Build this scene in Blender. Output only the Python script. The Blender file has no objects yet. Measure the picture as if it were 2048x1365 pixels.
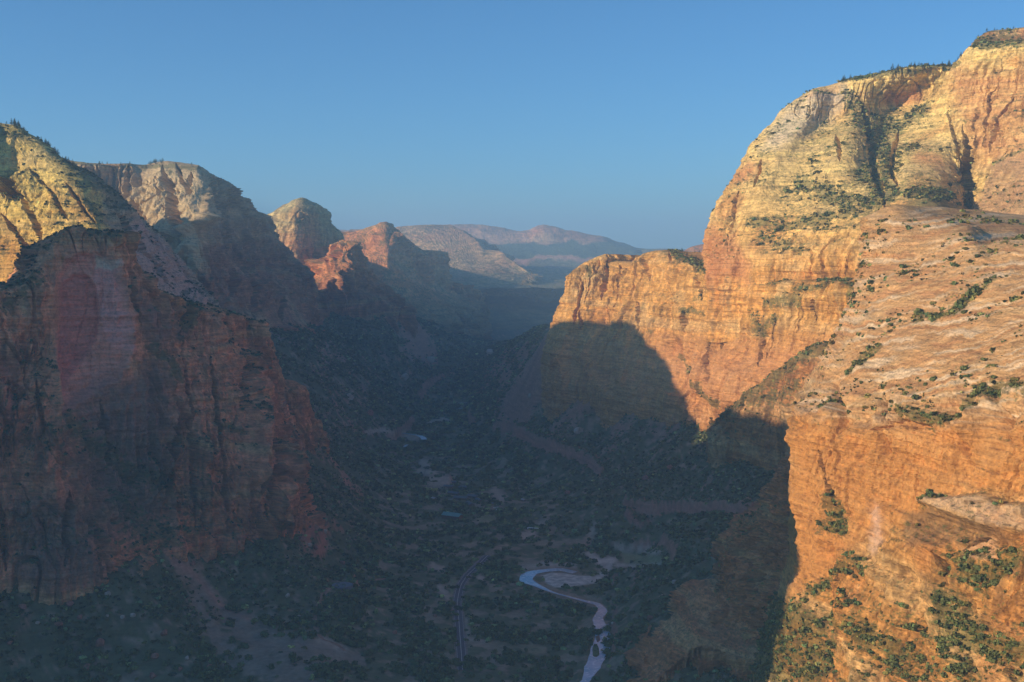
import bpy, math
import numpy as np
from math import radians as R
rng = np.random.default_rng(7)
SC = bpy.context.scene
COL = SC.collection

# ------------------------------------------------------------------ camera, sky, sun, exposure
F = 2400.0; CX, CY = 1024.0, 682.5; CAMZ = 460.0
TH = math.atan(182.5 / F)
cd = bpy.data.cameras.new('camera'); cam = bpy.data.objects.new('camera', cd); COL.objects.link(cam)
cd.sensor_width = 36; cd.lens = 36 * F / 2048; cd.clip_start = 5; cd.clip_end = 200000
cam.location = (0, 0, CAMZ); cam.rotation_euler = (R(90) - TH, 0, 0); SC.camera = cam
SUN_EL = 17.5; SUN_ROT = 250.0          # clockwise from +Y
w = bpy.data.worlds.new('World'); SC.world = w; w.use_nodes = True
nt = w.node_tree; sky = nt.nodes.new('ShaderNodeTexSky'); sky.sky_type = 'NISHITA'; sky.sun_disc = False
sky.sun_elevation = R(SUN_EL); sky.sun_rotation = R(SUN_ROT); sky.altitude = 1700
sky.air_density = 1.0; sky.dust_density = 1.0; sky.ozone_density = 6.0
_mx = nt.nodes.new('ShaderNodeMix'); _mx.data_type = 'RGBA'; _mx.blend_type = 'MULTIPLY'; _mx.inputs[0].default_value = 1.0; _mx.inputs[7].default_value = (0.62, 0.95, 1.0, 1)
nt.links.new(sky.outputs[0], _mx.inputs[6]); nt.links.new(_mx.outputs[2], nt.nodes['Background'].inputs[0]); nt.nodes['Background'].inputs[1].default_value = 0.12
sl = bpy.data.lights.new('sun', 'SUN'); sun = bpy.data.objects.new('sun', sl); COL.objects.link(sun)
sl.energy = 5.0; sl.angle = R(0.53); sl.color = (1.0, 0.79, 0.56)
_a = R(SUN_ROT); _e = R(SUN_EL)
SD = np.array([math.sin(_a) * math.cos(_e), math.cos(_a) * math.cos(_e), math.sin(_e)])
from mathutils import Vector
sun.rotation_euler = Vector(SD).to_track_quat('Z', 'Y').to_euler(); sun.location = (-800, 0, 1500)
SC.view_settings.view_transform = 'Standard'; SC.view_settings.look = 'None'
SC.view_settings.exposure = 0.22; SC.view_settings.gamma = 1
SC.cycles.volume_bounces = 2; SC.cycles.max_bounces = 8; SC.cycles.diffuse_bounces = 4

# ------------------------------------------------------------------ maths
cT, sT = math.cos(TH), math.sin(TH)
def P(px, py, Y):
    u = (px - CX) / F; v = (CY - py) / F; dy = cT + v * sT; dz = -sT + v * cT
    return np.array([u * Y / dy, Y, CAMZ + dz * Y / dy])
def Pz(px, py, z=0.0):
    u = (px - CX) / F; v = (CY - py) / F; dy = cT + v * sT; dz = -sT + v * cT
    Y = (z - CAMZ) / dz * dy
    return np.array([u * Y / dy, Y, z])
def project(p):
    x, y, z = p[..., 0], p[..., 1], p[..., 2] - CAMZ
    d = y * cT - z * sT; up = y * sT + z * cT
    return CX + F * x / d, CY - F * up / d

_rp = np.random.default_rng(3).permutation(256).astype(np.int32); _rp = np.concatenate([_rp, _rp])
_g = np.random.default_rng(4).normal(size=(256, 3)); _g = (_g / np.linalg.norm(_g, axis=1)[:, None]).astype(np.float32)
def noise(x, y, z):
    x = np.asarray(x, np.float32); y = np.asarray(y, np.float32) + 0 * x; z = np.asarray(z, np.float32) + 0 * x
    xi = np.floor(x).astype(np.int32); yi = np.floor(y).astype(np.int32); zi = np.floor(z).astype(np.int32)
    fx = x - xi; fy = y - yi; fz = z - zi; xi &= 255; yi &= 255; zi &= 255
    u = fx * fx * fx * (fx * (fx * 6 - 15) + 10); v = fy * fy * fy * (fy * (fy * 6 - 15) + 10); t = fz * fz * fz * (fz * (fz * 6 - 15) + 10)
    def c(a, b, d):
        h = _rp[_rp[_rp[(xi + a) & 255] + ((yi + b) & 255)] + ((zi + d) & 255)]
        g = _g[h]; return g[..., 0] * (fx - a) + g[..., 1] * (fy - b) + g[..., 2] * (fz - d)
    l = lambda a, b, k: a + (b - a) * k
    return 1.6 * l(l(l(c(0, 0, 0), c(1, 0, 0), u), l(c(0, 1, 0), c(1, 1, 0), u), v),
                   l(l(c(0, 0, 1), c(1, 0, 1), u), l(c(0, 1, 1), c(1, 1, 1), u), v), t)
def fbm(p, L, sz=1.0, o=3, off=0.0, gain=0.5):
    s = 0; a = 1.0
    for k in range(o):
        s = s + a * noise(p[..., 0] / L + off, p[..., 1] / L + off * 1.7, p[..., 2] / (L * sz) + off * .3 + k * 5.1); L *= 0.5; a *= gain
    return s
def sstep(a, b, x): t = np.clip((x - a) / (b - a), 0, 1); return t * t * (3 - 2 * t)
def lerp(a, b, t): return a + (b - a) * t
def mixc(c, col, m): return c + (np.array(col, np.float32) - c) * np.clip(m, 0, 1)[..., None]

def pchip(t, y, tq):
    """monotone cubic along axis 0; t (K,), y (K, ...), tq (N,)"""
    t = np.asarray(t, float); y = np.asarray(y, float); K = len(t)
    sh = (-1,) + (1,) * (y.ndim - 1); h = np.diff(t).reshape(sh); d = np.diff(y, axis=0) / h
    m = np.zeros_like(y)
    if K > 2:
        w1 = 2 * h[1:] + h[:-1]; w2 = h[1:] + 2 * h[:-1]
        same = (d[:-1] * d[1:]) > 0
        with np.errstate(divide='ignore', invalid='ignore'):
            hm = (w1 + w2) / (w1 / d[:-1] + w2 / d[1:])
        m[1:-1] = np.where(same, hm, 0)
    m[0] = d[0]; m[-1] = d[-1]
    i = np.clip(np.searchsorted(t, tq, side='right') - 1, 0, K - 2)
    hh = np.diff(t)[i].reshape(sh); s = ((tq - t[i]).reshape(sh)) / hh
    return (y[i] * (1 + 2 * s) * (1 - s) ** 2 + m[i] * hh * s * (1 - s) ** 2 + y[i + 1] * s * s * (3 - 2 * s) + m[i + 1] * hh * s * s * (s - 1))

def brush(px, py, pts, wd, sharp=False):
    """soft 0..1 mask round a polyline given in photograph pixels; wd may be a list"""
    pts = np.asarray(pts, float); ws = np.broadcast_to(np.asarray(wd, float), (len(pts),))
    out = np.zeros(px.shape, np.float32); M = ws.max() * 2.5
    sel = (px > pts[:, 0].min() - M) & (px < pts[:, 0].max() + M) & (py > pts[:, 1].min() - M) & (py < pts[:, 1].max() + M)
    if not sel.any(): return out
    x = px[sel]; y = py[sel]; best = np.zeros(x.shape)
    if len(pts) == 1: pts = np.vstack([pts, pts + 0.01]); ws = np.array([ws[0]] * 2)
    nn = 1.0; cum = np.concatenate([[0], np.cumsum(np.hypot(*np.diff(pts, axis=0).T))]); tot = cum[-1] + 1e-9
    if sharp: nn = .75 + .55 * noise(x / 7, y / 9, 0 * x + 4) + .3 * noise(x / 3, y / 4, 0 * x)
    for k, (a, b, wa, wb) in enumerate(zip(pts[:-1], pts[1:], ws[:-1], ws[1:])):
        d = b - a; L2 = (d ** 2).sum() + 1e-9
        s = np.clip(((x - a[0]) * d[0] + (y - a[1]) * d[1]) / L2, 0, 1); wd_ = wa + (wb - wa) * s
        if sharp: t = (cum[k] + s * (cum[k + 1] - cum[k])) / tot; wd_ = wd_ * np.maximum(np.clip(np.minimum(t, 1 - t) * 4.5, .12, 1) * nn, .1)
        r = np.hypot(x - a[0] - s * d[0], y - a[1] - s * d[1]) / wd_
        best = np.maximum(best, np.exp(-r ** 2 * 1.2) if not sharp else 1 - sstep(.55, 1.0, r))
    out[sel] = best; return out
def poly(px, py, pts, soft=4.0):
    """soft mask inside a polygon"""
    pts = np.asarray(pts, float); out = np.zeros(px.shape, np.float32); M = soft * 2
    sel = (px > pts[:, 0].min() - M) & (px < pts[:, 0].max() + M) & (py > pts[:, 1].min() - M) & (py < pts[:, 1].max() + M)
    if not sel.any(): return out
    x = px[sel]; y = py[sel]; ins = np.zeros(x.shape, bool); dm = np.full(x.shape, 1e9)
    for a, b in zip(pts, np.roll(pts, -1, 0)):
        c = ((a[1] > y) != (b[1] > y)) & (x < (b[0] - a[0]) * (y - a[1]) / (b[1] - a[1] + 1e-9) + a[0]); ins ^= c
        d = b - a; s = np.clip(((x - a[0]) * d[0] + (y - a[1]) * d[1]) / ((d ** 2).sum() + 1e-9), 0, 1)
        dm = np.minimum(dm, np.hypot(x - a[0] - s * d[0], y - a[1] - s * d[1]))
    sd = np.where(ins, dm, -dm); out[sel] = sstep(-soft, soft, sd); return out

# ------------------------------------------------------------------ materials
def mat_vcol(name, scale=0.2, var=0.25, bump=0.6, bdist=2.0, rough=0.95, streak=True):
    m = bpy.data.materials.new(name); m.use_nodes = True; n = m.node_tree.nodes; l = m.node_tree.links
    b = n['Principled BSDF']; b.inputs['Roughness'].default_value = rough; b.inputs['Specular IOR Level'].default_value = 0.12
    at = n.new('ShaderNodeAttribute'); at.attribute_name = 'Col'
    geo = n.new('ShaderNodeNewGeometry')
    n1 = n.new('ShaderNodeTexNoise'); n1.inputs['Scale'].default_value = scale; n1.inputs['Detail'].default_value = 5; n1.inputs['Roughness'].default_value = 0.65
    l.new(geo.outputs['Position'], n1.inputs['Vector'])
    mp = n.new('ShaderNodeMapping'); mp.inputs['Scale'].default_value = (0.15, 0.15, 1.3); l.new(geo.outputs['Position'], mp.inputs['Vector'])
    n2 = n.new('ShaderNodeTexNoise'); n2.inputs['Scale'].default_value = scale * 0.9; n2.inputs['Detail'].default_value = 4; n2.inputs['Roughness'].default_value = 0.6
    l.new(mp.outputs[0], n2.inputs['Vector'])
    ad = n.new('ShaderNodeMath'); ad.operation = 'ADD'; l.new(n1.outputs[0], ad.inputs[0]); l.new(n2.outputs[0], ad.inputs[1])
    mr = n.new('ShaderNodeMapRange'); mr.inputs['From Min'].default_value = 0.65; mr.inputs['From Max'].default_value = 1.35
    mr.inputs['To Min'].default_value = 1 - var; mr.inputs['To Max'].default_value = 1 + var; l.new(ad.outputs[0], mr.inputs['Value'])
    mx = n.new('ShaderNodeVectorMath'); mx.operation = 'SCALE'; l.new(at.outputs['Color'], mx.inputs[0]); l.new(mr.outputs[0], mx.inputs['Scale'])
    l.new(mx.outputs[0], b.inputs['Base Color'])
    bp = n.new('ShaderNodeBump'); bp.inputs['Strength'].default_value = bump; bp.inputs['Distance'].default_value = bdist
    l.new(ad.outputs[0], bp.inputs['Height']); l.new(bp.outputs[0], b.inputs['Normal'])
    return m
def mat_flat(name, col, rough=0.6, var=0.15, scale=0.5, spec=0.3, metal=0.0):
    m = bpy.data.materials.new(name); m.use_nodes = True; n = m.node_tree.nodes; l = m.node_tree.links
    b = n['Principled BSDF']; b.inputs['Roughness'].default_value = rough; b.inputs['Specular IOR Level'].default_value = spec; b.inputs['Metallic'].default_value = metal
    geo = n.new('ShaderNodeNewGeometry'); t = n.new('ShaderNodeTexNoise'); t.inputs['Scale'].default_value = scale; t.inputs['Detail'].default_value = 4
    l.new(geo.outputs['Position'], t.inputs['Vector'])
    mr = n.new('ShaderNodeMapRange'); mr.inputs['From Min'].default_value = .3; mr.inputs['From Max'].default_value = .7
    mr.inputs['To Min'].default_value = 1 - var; mr.inputs['To Max'].default_value = 1 + var; l.new(t.outputs[0], mr.inputs['Value'])
    mx = n.new('ShaderNodeVectorMath'); mx.operation = 'SCALE'; mx.inputs[0].default_value = col[:3]; l.new(mr.outputs[0], mx.inputs['Scale'])
    l.new(mx.outputs[0], b.inputs['Base Color']); return m
M_rock = mat_vcol('sandstone', 0.30, 0.42, 0.9, 2.5)
M_rock_far = mat_vcol('far_sandstone', 0.06, 0.4, 0.9, 10.0)
M_soil = mat_vcol('soil_and_scrub', 0.15, 0.35, 0.5, 2.0)
M_leaf = mat_vcol('foliage', 1.5, 0.3, 0.0, 0.1, 0.8)

# ------------------------------------------------------------------ object helpers
def setp(o, label=None, cat=None, group=None, kind=None):
    if label: o['label'] = label
    if cat: o['category'] = cat
    if group: o['group'] = group
    if kind: o['kind'] = kind
    return o
def mesh_np(name, v, quads=None, tris=None, col=None, mat=None, smooth=True, parent=None, link=True):
    me = bpy.data.meshes.new(name); v = np.ascontiguousarray(v, np.float32).reshape(-1, 3)
    nq = 0 if quads is None else len(quads); ntr = 0 if tris is None else len(tris)
    me.vertices.add(len(v)); me.vertices.foreach_set('co', v.ravel())
    idx = []; st = []
    if nq: idx.append(np.asarray(quads, np.int32).ravel()); st.append(np.arange(nq, dtype=np.int32) * 4)
    if ntr: idx.append(np.asarray(tris, np.int32).ravel()); st.append(nq * 4 + np.arange(ntr, dtype=np.int32) * 3)
    idx = np.concatenate(idx); st = np.concatenate(st)
    me.loops.add(len(idx)); me.loops.foreach_set('vertex_index', idx)
    me.polygons.add(nq + ntr); me.polygons.foreach_set('loop_start', st)
    me.polygons.foreach_set('use_smooth', np.full(nq + ntr, smooth, bool))
    if col is not None:
        a = me.attributes.new('Col', 'FLOAT_COLOR', 'POINT'); c = np.ones((len(v), 4), np.float32)
        c[:, :3] = np.clip(np.asarray(col, np.float32).reshape(-1, 3), 0.004, 0.95); a.data.foreach_set('color', c.ravel())
    if mat: me.materials.append(mat)
    me.update(calc_edges=True); me.validate()
    o = bpy.data.objects.new(name, me)
    if link: COL.objects.link(o)
    if parent: o.parent = parent
    return o
def gquads(nv, nu):
    i = np.arange(nv - 1)[:, None] * nu + np.arange(nu - 1)[None]; i = i.ravel()
    return np.stack([i, i + nu, i + nu + 1, i + 1], 1)
def normals(p):
    du = np.gradient(p, axis=1); dv = np.gradient(p, axis=0); n = np.cross(dv, du)
    return n / (np.linalg.norm(n, axis=-1, keepdims=True) + 1e-9)

# palette (linear albedo)
ORANGE = (0.50, 0.235, 0.085); DEEP = (0.40, 0.165, 0.065); CREAM = (0.56, 0.44, 0.25); PALE = (0.60, 0.50, 0.36)
RED = (0.30, 0.105, 0.06); RUST = (0.45, 0.14, 0.05); VARN = (0.15, 0.105, 0.085); PINK = (0.45, 0.24, 0.18); GREY = (0.30, 0.24, 0.19)
GREEN = (0.085, 0.115, 0.04); DKGREEN = (0.032, 0.05, 0.022); YELL = (0.58, 0.42, 0.16)

SHEETS = {}
def sheet(name, rows, res=1.45, back=((150, 40, -10), (300, 100, -120), (450, 200, -700)), wrapL=None, wrapR=None,
          S=1.0, amp=1.0, colf=None, feat=None, mat=None, down=None, flute=1.0, strata=1.0, plate=1.0, crk=1.0, calm=None, fine=1.0, vc=1.0):
    """a rock mass from contour rows (px, py, depth) running left to right, rim first; back rows and side wraps close it"""
    if down is not None:                                            # roots below the ground
        rows = rows + [[(a, b + down, c) for a, b, c in rows[-1]]]
    K = []; lens = []
    for r in rows:
        w3 = [P(*q) for q in r]; q2 = [(q[0], q[1]) for q in r]
        if wrapL:
            for (dx, dy, dz) in wrapL: w3.insert(0, P(*r[0]) + np.array([dx, dy, dz])); q2.insert(0, (q2[0][0] - 14, q2[0][1]))
        if wrapR:
            for (dx, dy, dz) in wrapR: w3.append(P(*r[-1]) + np.array([dx, dy, dz])); q2.append((q2[-1][0] + 14, q2[-1][1]))
        w3 = np.array(w3); q2 = np.array(q2, float)
        t = np.concatenate([[0], np.cumsum(np.hypot(*np.diff(q2, axis=0).T))]); lens.append(t[-1]); K.append((t / t[-1], w3))
    nu = int(max(lens) / res) + 2; tu = np.linspace(0, 1, nu)
    G = np.stack([pchip(t, w3, tu) for t, w3 in K])
    if back:
        bk = []
        for (dx, dy, dz) in back: bk.insert(0, G[0] + np.array([dx, dy, dz]))
        G = np.concatenate([np.stack(bk), G])
    pxk, pyk = project(G); dv = [0]
    nb = len(back) if back else 0
    for k in range(1, len(G)):
        d = np.hypot(pxk[k] - pxk[k - 1], pyk[k] - pyk[k - 1]).mean()
        dv.append(dv[-1] + (max(d, 6) if k > nb else 24))
    nv = int(dv[-1] / res) + 2; tv = np.linspace(0, dv[-1], nv)
    p = pchip(dv, G, tv); rimv = dv[nb]
    bmask = np.broadcast_to((tv < rimv - 1)[:, None], (nv, nu))
    px, py = project(p); n = normals(p)
    if n[nv // 2:, nu // 2, 1].mean() > 0: n = -n
    steep = 1 - sstep(0.45, 0.8, n[..., 2])
    hn = n.copy(); hn[..., 2] *= 0.4
    d = np.zeros(px.shape)
    # buttresses and fissures
    L = 75 * S
    wob = noise(p[..., 0] / 90 / S, p[..., 1] / 90 / S, p[..., 2] / 120 / S) * 12 * S
    q = p.copy(); q[..., 0] += wob; q[..., 1] += wob * .6
    def vn(k, st, o): return noise(q[..., 0] / (L * k) + o, q[..., 1] / (L * k), q[..., 2] / (L * k * st) + o)
    b1 = vn(1, 6, 0); b2 = vn(.42, 6, 9); b3 = vn(.19, 6, 3); b4 = vn(.09, 8, 5); b5 = vn(.045, 5, 15)
    gate = sstep(-.35, .35, noise(p[..., 0] / 160 / S + 4, p[..., 1] / 160 / S, p[..., 2] / 130 / S))
    g2 = sstep(-.3, .4, noise(p[..., 0] / 70 / S + 14, p[..., 1] / 70 / S, p[..., 2] / 90 / S))
    tz = lambda a, k: np.tanh(a * k)
    d += steep * flute * S * (7 * (1 - 2 * np.abs(b1)) + 4.5 * (0.5 - np.abs(b2)) * (0.4 + gate) + 1.6 * (1 + (fine - 1) * 1.1) * tz(b2, 7) * g2 + fine * (1.5 * tz(b3, 7) * (.3 + gate) + .9 * tz(b4, 5) * (.4 + g2) + .45 * b5))
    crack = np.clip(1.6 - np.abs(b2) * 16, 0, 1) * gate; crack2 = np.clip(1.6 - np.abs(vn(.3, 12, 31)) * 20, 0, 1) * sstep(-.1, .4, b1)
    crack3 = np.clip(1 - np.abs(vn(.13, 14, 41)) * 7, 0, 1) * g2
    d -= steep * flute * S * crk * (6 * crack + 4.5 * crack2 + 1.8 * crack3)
    if calm is not None: d *= 1 - .8 * calm(px, py)
    # spalled plates with sharp edges
    def plates(n, N, e): f = n * N; k = np.floor(f); return (k + sstep(1 - e, 1, f - k)) / N
    pl1 = noise(q[..., 0] / (70 * S) + 21, q[..., 1] / (70 * S), p[..., 2] / (120 * S)); pl2 = noise(q[..., 0] / (28 * S) + 25, q[..., 1] / (28 * S), p[..., 2] / (50 * S)); pl3 = noise(p[..., 0] / (11 * S) + 27, p[..., 1] / (11 * S), p[..., 2] / (15 * S))
    d += plate * S * (.3 + .7 * steep) * (7 * plates(pl1, 4, .15) + 3.2 * plates(pl2, 3, .2) * (.4 + .8 * g2) + 1.5 * plates(pl3, 2, .25) * (.4 + gate))
    # bedding ledges
    zz = p[..., 2] + 5 * noise(p[..., 0] / 220, p[..., 1] / 220, 0 * px) + .6 * b2
    s1 = noise(p[..., 0] / 260 / S, p[..., 1] / 260 / S, zz / (13 * S)); s2 = noise(p[..., 0] / 120 / S, p[..., 1] / 120 / S, zz / (5.0 * S) + 7); s3 = noise(p[..., 0] / 50 / S, p[..., 1] / 50 / S, zz / (2.4 * S) + 17)
    d += strata * S * (1.5 * tz(s1, 4) + 0.9 * tz(s2, 4) + .4 * s3) * (0.35 + 0.65 * steep)
    # general roughness
    d += S * (5 * noise(p[..., 0] / 60 / S, p[..., 1] / 60 / S, p[..., 2] / 60 / S) + 1.6 * fbm(p, 22 * S, 1, 4, 2.0, .6))
    d *= amp
    fx_ = px / S ** 0; wa = 4.5 * noise(px / 16, py / 16, 0 * px) + 9 * noise(px / 50, py / 50, 0 * px + 2) + 1.8 * noise(px / 5, py / 5, 0 * px + 5); wb = 4.5 * noise(px / 16 + 30, py / 16, 0 * px) + 9 * noise(px / 50 + 30, py / 50, 0 * px) + 1.8 * noise(px / 5 + 30, py / 5, 0 * px)
    wpx = px + wa; wpy = py + wb
    A = dict(px=wpx, py=wpy, rx=px, ry=py, n=n, steep=steep, crack=np.maximum(np.maximum(crack, crack2), crack3 * .6) * steep, b3=b3, b4=b4, back=bmask, S=S)
    if feat is not None: d = d + feat(px + .45 * wa, py + .45 * wb, p)
    p = p + hn * d[..., None]
    n2 = normals(p)
    if (n2 * n).sum() < 0: n2 = -n2
    A['p'] = p; A['n2'] = n2; A['flat'] = sstep(0.5, 0.8, n2[..., 2])
    A['ao'] = d
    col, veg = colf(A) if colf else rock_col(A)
    A['veg'] = veg
    o = mesh_np(name, p, gquads(nv, nu), col=col, mat=mat or M_rock, smooth=False)
    setp(o, kind='structure'); SHEETS[o.name] = A; A['obj'] = o
    return A

def rock_col(A, hi=(460, 620), base=ORANGE, top=CREAM, low=None, zlow=(120, 260), varn=0.5, vegamt=0.5, extra=None, vegc=GREEN, pv=0.0):
    p = A['p']; S = A['S']; px = A['px']; py = A['py']; z = p[..., 2] + 25 * noise(p[..., 0] / 300, p[..., 1] / 300, p[..., 2] / 200)
    c = np.broadcast_to(np.array(base, np.float32), p.shape).copy()
    c = mixc(c, top, sstep(hi[0], hi[1], z))
    if low is not None: c = mixc(c, low, 1 - sstep(zlow[0], zlow[1], z))
    band = noise(p[..., 0] / 500, p[..., 1] / 500, z / (22 * S)); band2 = noise(p[..., 0] / 300 + 5, p[..., 1] / 300, z / (7 * S))
    c = mixc(c, (0.60, 0.42, 0.26), sstep(.1, .6, band) * .45); c = mixc(c, (0.34, 0.15, 0.07), sstep(.1, .6, -band) * .35)
    c *= (1 + 0.16 * band2 + 0.1 * noise(p[..., 0] / 40, p[..., 1] / 40, z / (3.2 * S)))[..., None]
    blot = fbm(p, 110 * S, .8, 3, 8.0); c = mixc(c, (0.50, 0.17, 0.06), sstep(.15, .8, blot) * .4); c = mixc(c, (0.55, 0.45, 0.32), sstep(.2, .9, -blot) * .4)
    st = noise(p[..., 0] / (9 * S), p[..., 1] / (9 * S), z / (160 * S)) + .6 * noise(p[..., 0] / (26 * S), p[..., 1] / (26 * S), z / (240 * S) + 4)
    vz = sstep(-.2, .5, noise(p[..., 0] / (140 * S), p[..., 1] / (140 * S) + 3, z / (110 * S)))
    c = mixc(c, VARN, sstep(.1, .75, st) * vz * A['steep'] * varn)
    c = mixc(c, (0.62, 0.46, 0.33), sstep(.3, .9, -st) * A['steep'] * .25 * (1 - vz))
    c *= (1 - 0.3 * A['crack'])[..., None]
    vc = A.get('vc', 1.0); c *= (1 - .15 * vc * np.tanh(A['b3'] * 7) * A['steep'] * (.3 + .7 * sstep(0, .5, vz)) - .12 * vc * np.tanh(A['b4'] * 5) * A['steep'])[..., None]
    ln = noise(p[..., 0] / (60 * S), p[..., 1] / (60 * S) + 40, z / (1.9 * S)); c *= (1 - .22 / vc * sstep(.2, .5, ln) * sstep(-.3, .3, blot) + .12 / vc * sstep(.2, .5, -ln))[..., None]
    fine = fbm(p, 11 * S, 1, 3, 3.0, .7); c *= (1 + .3 * fine + .16 * noise(p[..., 0] / (2.6 * S), p[..., 1] / (2.6 * S), p[..., 2] / (1.6 * S)))[..., None]
    c[..., 2] *= .72
    veg = np.clip(A['flat'] * 1.1 + A['crack'] * .35 - .25 + .5 * noise(p[..., 0] / 70, p[..., 1] / 70, p[..., 2] / 70), 0, 1) * vegamt
    veg = np.clip(veg + pv, 0, 1)
    if extra is not None: c, veg = extra(A, c, veg)
    vn = fbm(p, 7 * S, 1, 3, 17.0, .8) * .45 + .5
    m = sstep(0.0, .12, veg - vn)
    gc = np.array(vegc, np.float32) * (1 + .5 * noise(p[..., 0] / 15, p[..., 1] / 15, p[..., 2] / 15))[..., None]
    c = c + (gc - c) * (m * A.get('vm', .6))[..., None]
    return c, veg
# ------------------------------------------------------------------ mountains
WR = [(-35, 120, 0), (-130, 380, 0)]          # side wraps (right): the mass turns away from the camera
WL = [(40, 160, 0), (160, 420, 0)]
def X0(A, c, veg): return c, veg

def ex_r1(A, c, veg):
    px, py, p = A['px'], A['py'], A['p']
    slick = poly(px, py, [(1745, 400), (2400, 400), (2400, 850), (2048, 848), (1850, 865), (1760, 845), (1690, 850), (1600, 815)], 34)
    w1 = px + 30 * noise(px / 60, py / 60, 0 * px)
    cb = noise(px / 90 + py / 60, py / 9 + px / 50 + 2 * noise(px / 150, py / 150, 0 * px), 0 * px + 3)      # cross-bedding sweeps
    cb2 = noise(px / 40 + py / 25, py / 4 + px / 22 + 2 * noise(px / 90, py / 90, 0 * px), 0 * px + 9)
    c = mixc(c, (0.60, 0.38, 0.18), slick * .6); c = mixc(c, (0.72, 0.56, 0.36), slick * sstep(.0, .5, cb) * .65); c = mixc(c, (0.48, 0.22, 0.09), slick * sstep(0, .5, -cb) * .6); c = c * (1 + .22 * slick * np.clip(cb2 * 2, -1, 1))[..., None]
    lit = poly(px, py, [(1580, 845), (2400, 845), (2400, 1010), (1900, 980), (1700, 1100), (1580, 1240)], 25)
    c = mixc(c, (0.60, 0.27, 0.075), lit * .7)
    shelf = poly(px, py, [(1835, 1000), (1870, 985), (1950, 995), (2048, 1018), (2400, 1040), (2400, 1075), (2048, 1062), (1980, 1048), (1900, 1020)], 7)
    c = mixc(c, (0.60, 0.43, 0.27), shelf * .6)
    gr = poly(px, py, [(1800, 1030), (1850, 1010), (1900, 1025), (2000, 1055), (2040, 1090), (1930, 1085), (1880, 1095), (1810, 1085)], 12)
    c = mixc(c, (0.22, 0.14, 0.07), gr * .6)
    bald = poly(px, py, [(1905, 1095), (1935, 1072), (1965, 1075), (1985, 1100), (2005, 1122), (1960, 1122), (1915, 1110)], 5)
    c = mixc(c, (0.62, 0.36, 0.18), bald * .8)
    pt = brush(px, py, [(1750, 1015), (1752, 1050), (1745, 1100)], 12); c = mixc(c, (0.66, 0.42, 0.28), pt * .7)
    gv = np.maximum.reduce([brush(px, py, [(1655, 1000), (1675, 1040), (1690, 1060), (1640, 1050)], 20), brush(px, py, [(1545, 1340), (1570, 1250), (1600, 1240), (1620, 1340)], 34) * 1.2,
        brush(px, py, [(1750, 1270), (1780, 1290), (1790, 1310)], 20), brush(px, py, [(1930, 1140), (1990, 1150), (2048, 1120)], 30), brush(px, py, [(1890, 1200), (1900, 1260), (1990, 1290), (2048, 1310)], 28) * .8,
        brush(px, py, [(1630, 1180), (1700, 1120), (1720, 1140)], 16) * .8, brush(px, py, [(1700, 1250), (1660, 1230)], 14), brush(px, py, [(1800, 820), (1860, 845), (1900, 840), (1960, 790), (2000, 770)], 15),
        brush(px, py, [(1700, 745), (1760, 690)], 9), brush(px, py, [(1830, 640), (1900, 620), (1990, 560)], 10) * .8, brush(px, py, [(1960, 780), (2048, 770)], 25) * .7, brush(px, py, [(1830, 1010), (1880, 990)], 8)])
    low = sstep(1120, 1250, py) * .25
    veg = np.clip(veg * (1 - .5 * lit) * (1 - slick * .75) * .9 + gv * .95 + low + slick * .12 * sstep(0, .5, noise(px / 60, py / 30, 0 * px)), 0, 1)
    return c, veg
def ft_r1(px, py, p):
    d = 0 * px
    lip = np.exp(-((py - 842) / 55) ** 2); d += lip * (16 * noise(px / 70, py / 60, 0 * px + 2) + 8 * noise(px / 26, py / 30, 0 * px + 6)); d -= 11 * brush(px, py, [(1668, 770), (1680, 830), (1676, 880)], 9) + 10 * brush(px, py, [(1756, 800), (1765, 850), (1762, 900)], 8) + 12 * brush(px, py, [(1905, 800), (1912, 860), (1925, 900)], 10) + 9 * brush(px, py, [(1985, 780), (1995, 870)], 9)
    d -= 16 * brush(px, py, [(1633, 898), (1640, 925), (1652, 950)], np.array([5, 5, 3]) * 1.25, True); d -= 14 * brush(px, py, [(1650, 940), (1660, 985), (1668, 1015)], np.array([4, 5, 3]) * 1.25, True)
    d -= 18 * brush(px, py, [(1868, 1105), (1885, 1130), (1888, 1160)], np.array([5, 9, 4]) * 1.25, True); d -= 12 * brush(px, py, [(1907, 1098), (1935, 1075), (1960, 1073)], np.array(4) * 1.25, True)
    d -= 14 * brush(px, py, [(2020, 1330), (2022, 1365)], np.array(7) * 1.25, True); d -= 8 * brush(px, py, [(1680, 1145), (1678, 1175)], np.array(3) * 1.25, True)
    d += 10 * poly(px, py, [(1835, 1000), (1950, 990), (2048, 1012), (2400, 1040), (2400, 1075), (2048, 1068), (1980, 1055), (1900, 1025)], 8)
    d -= 9 * poly(px, py, [(1810, 1040), (1900, 1030), (2040, 1095), (1900, 1110)], 14)
    d += 12 * brush(px, py, [(1700, 1220), (1730, 1300), (1740, 1400)], 30) - 10 * brush(px, py, [(1650, 1100), (1650, 1250), (1640, 1400)], 18)
    d -= 12 * brush(px, py, [(1800, 1150), (1830, 1260), (1820, 1400)], 22); d -= 10 * brush(px, py, [(1930, 1200), (1940, 1400)], 16)
    d -= 8 * brush(px, py, [(1745, 860), (1800, 845), (1860, 855)], np.array(9) * 1.25, True); d += 7 * brush(px, py, [(1700, 900), (1690, 990)], 35)
    return d
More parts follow.
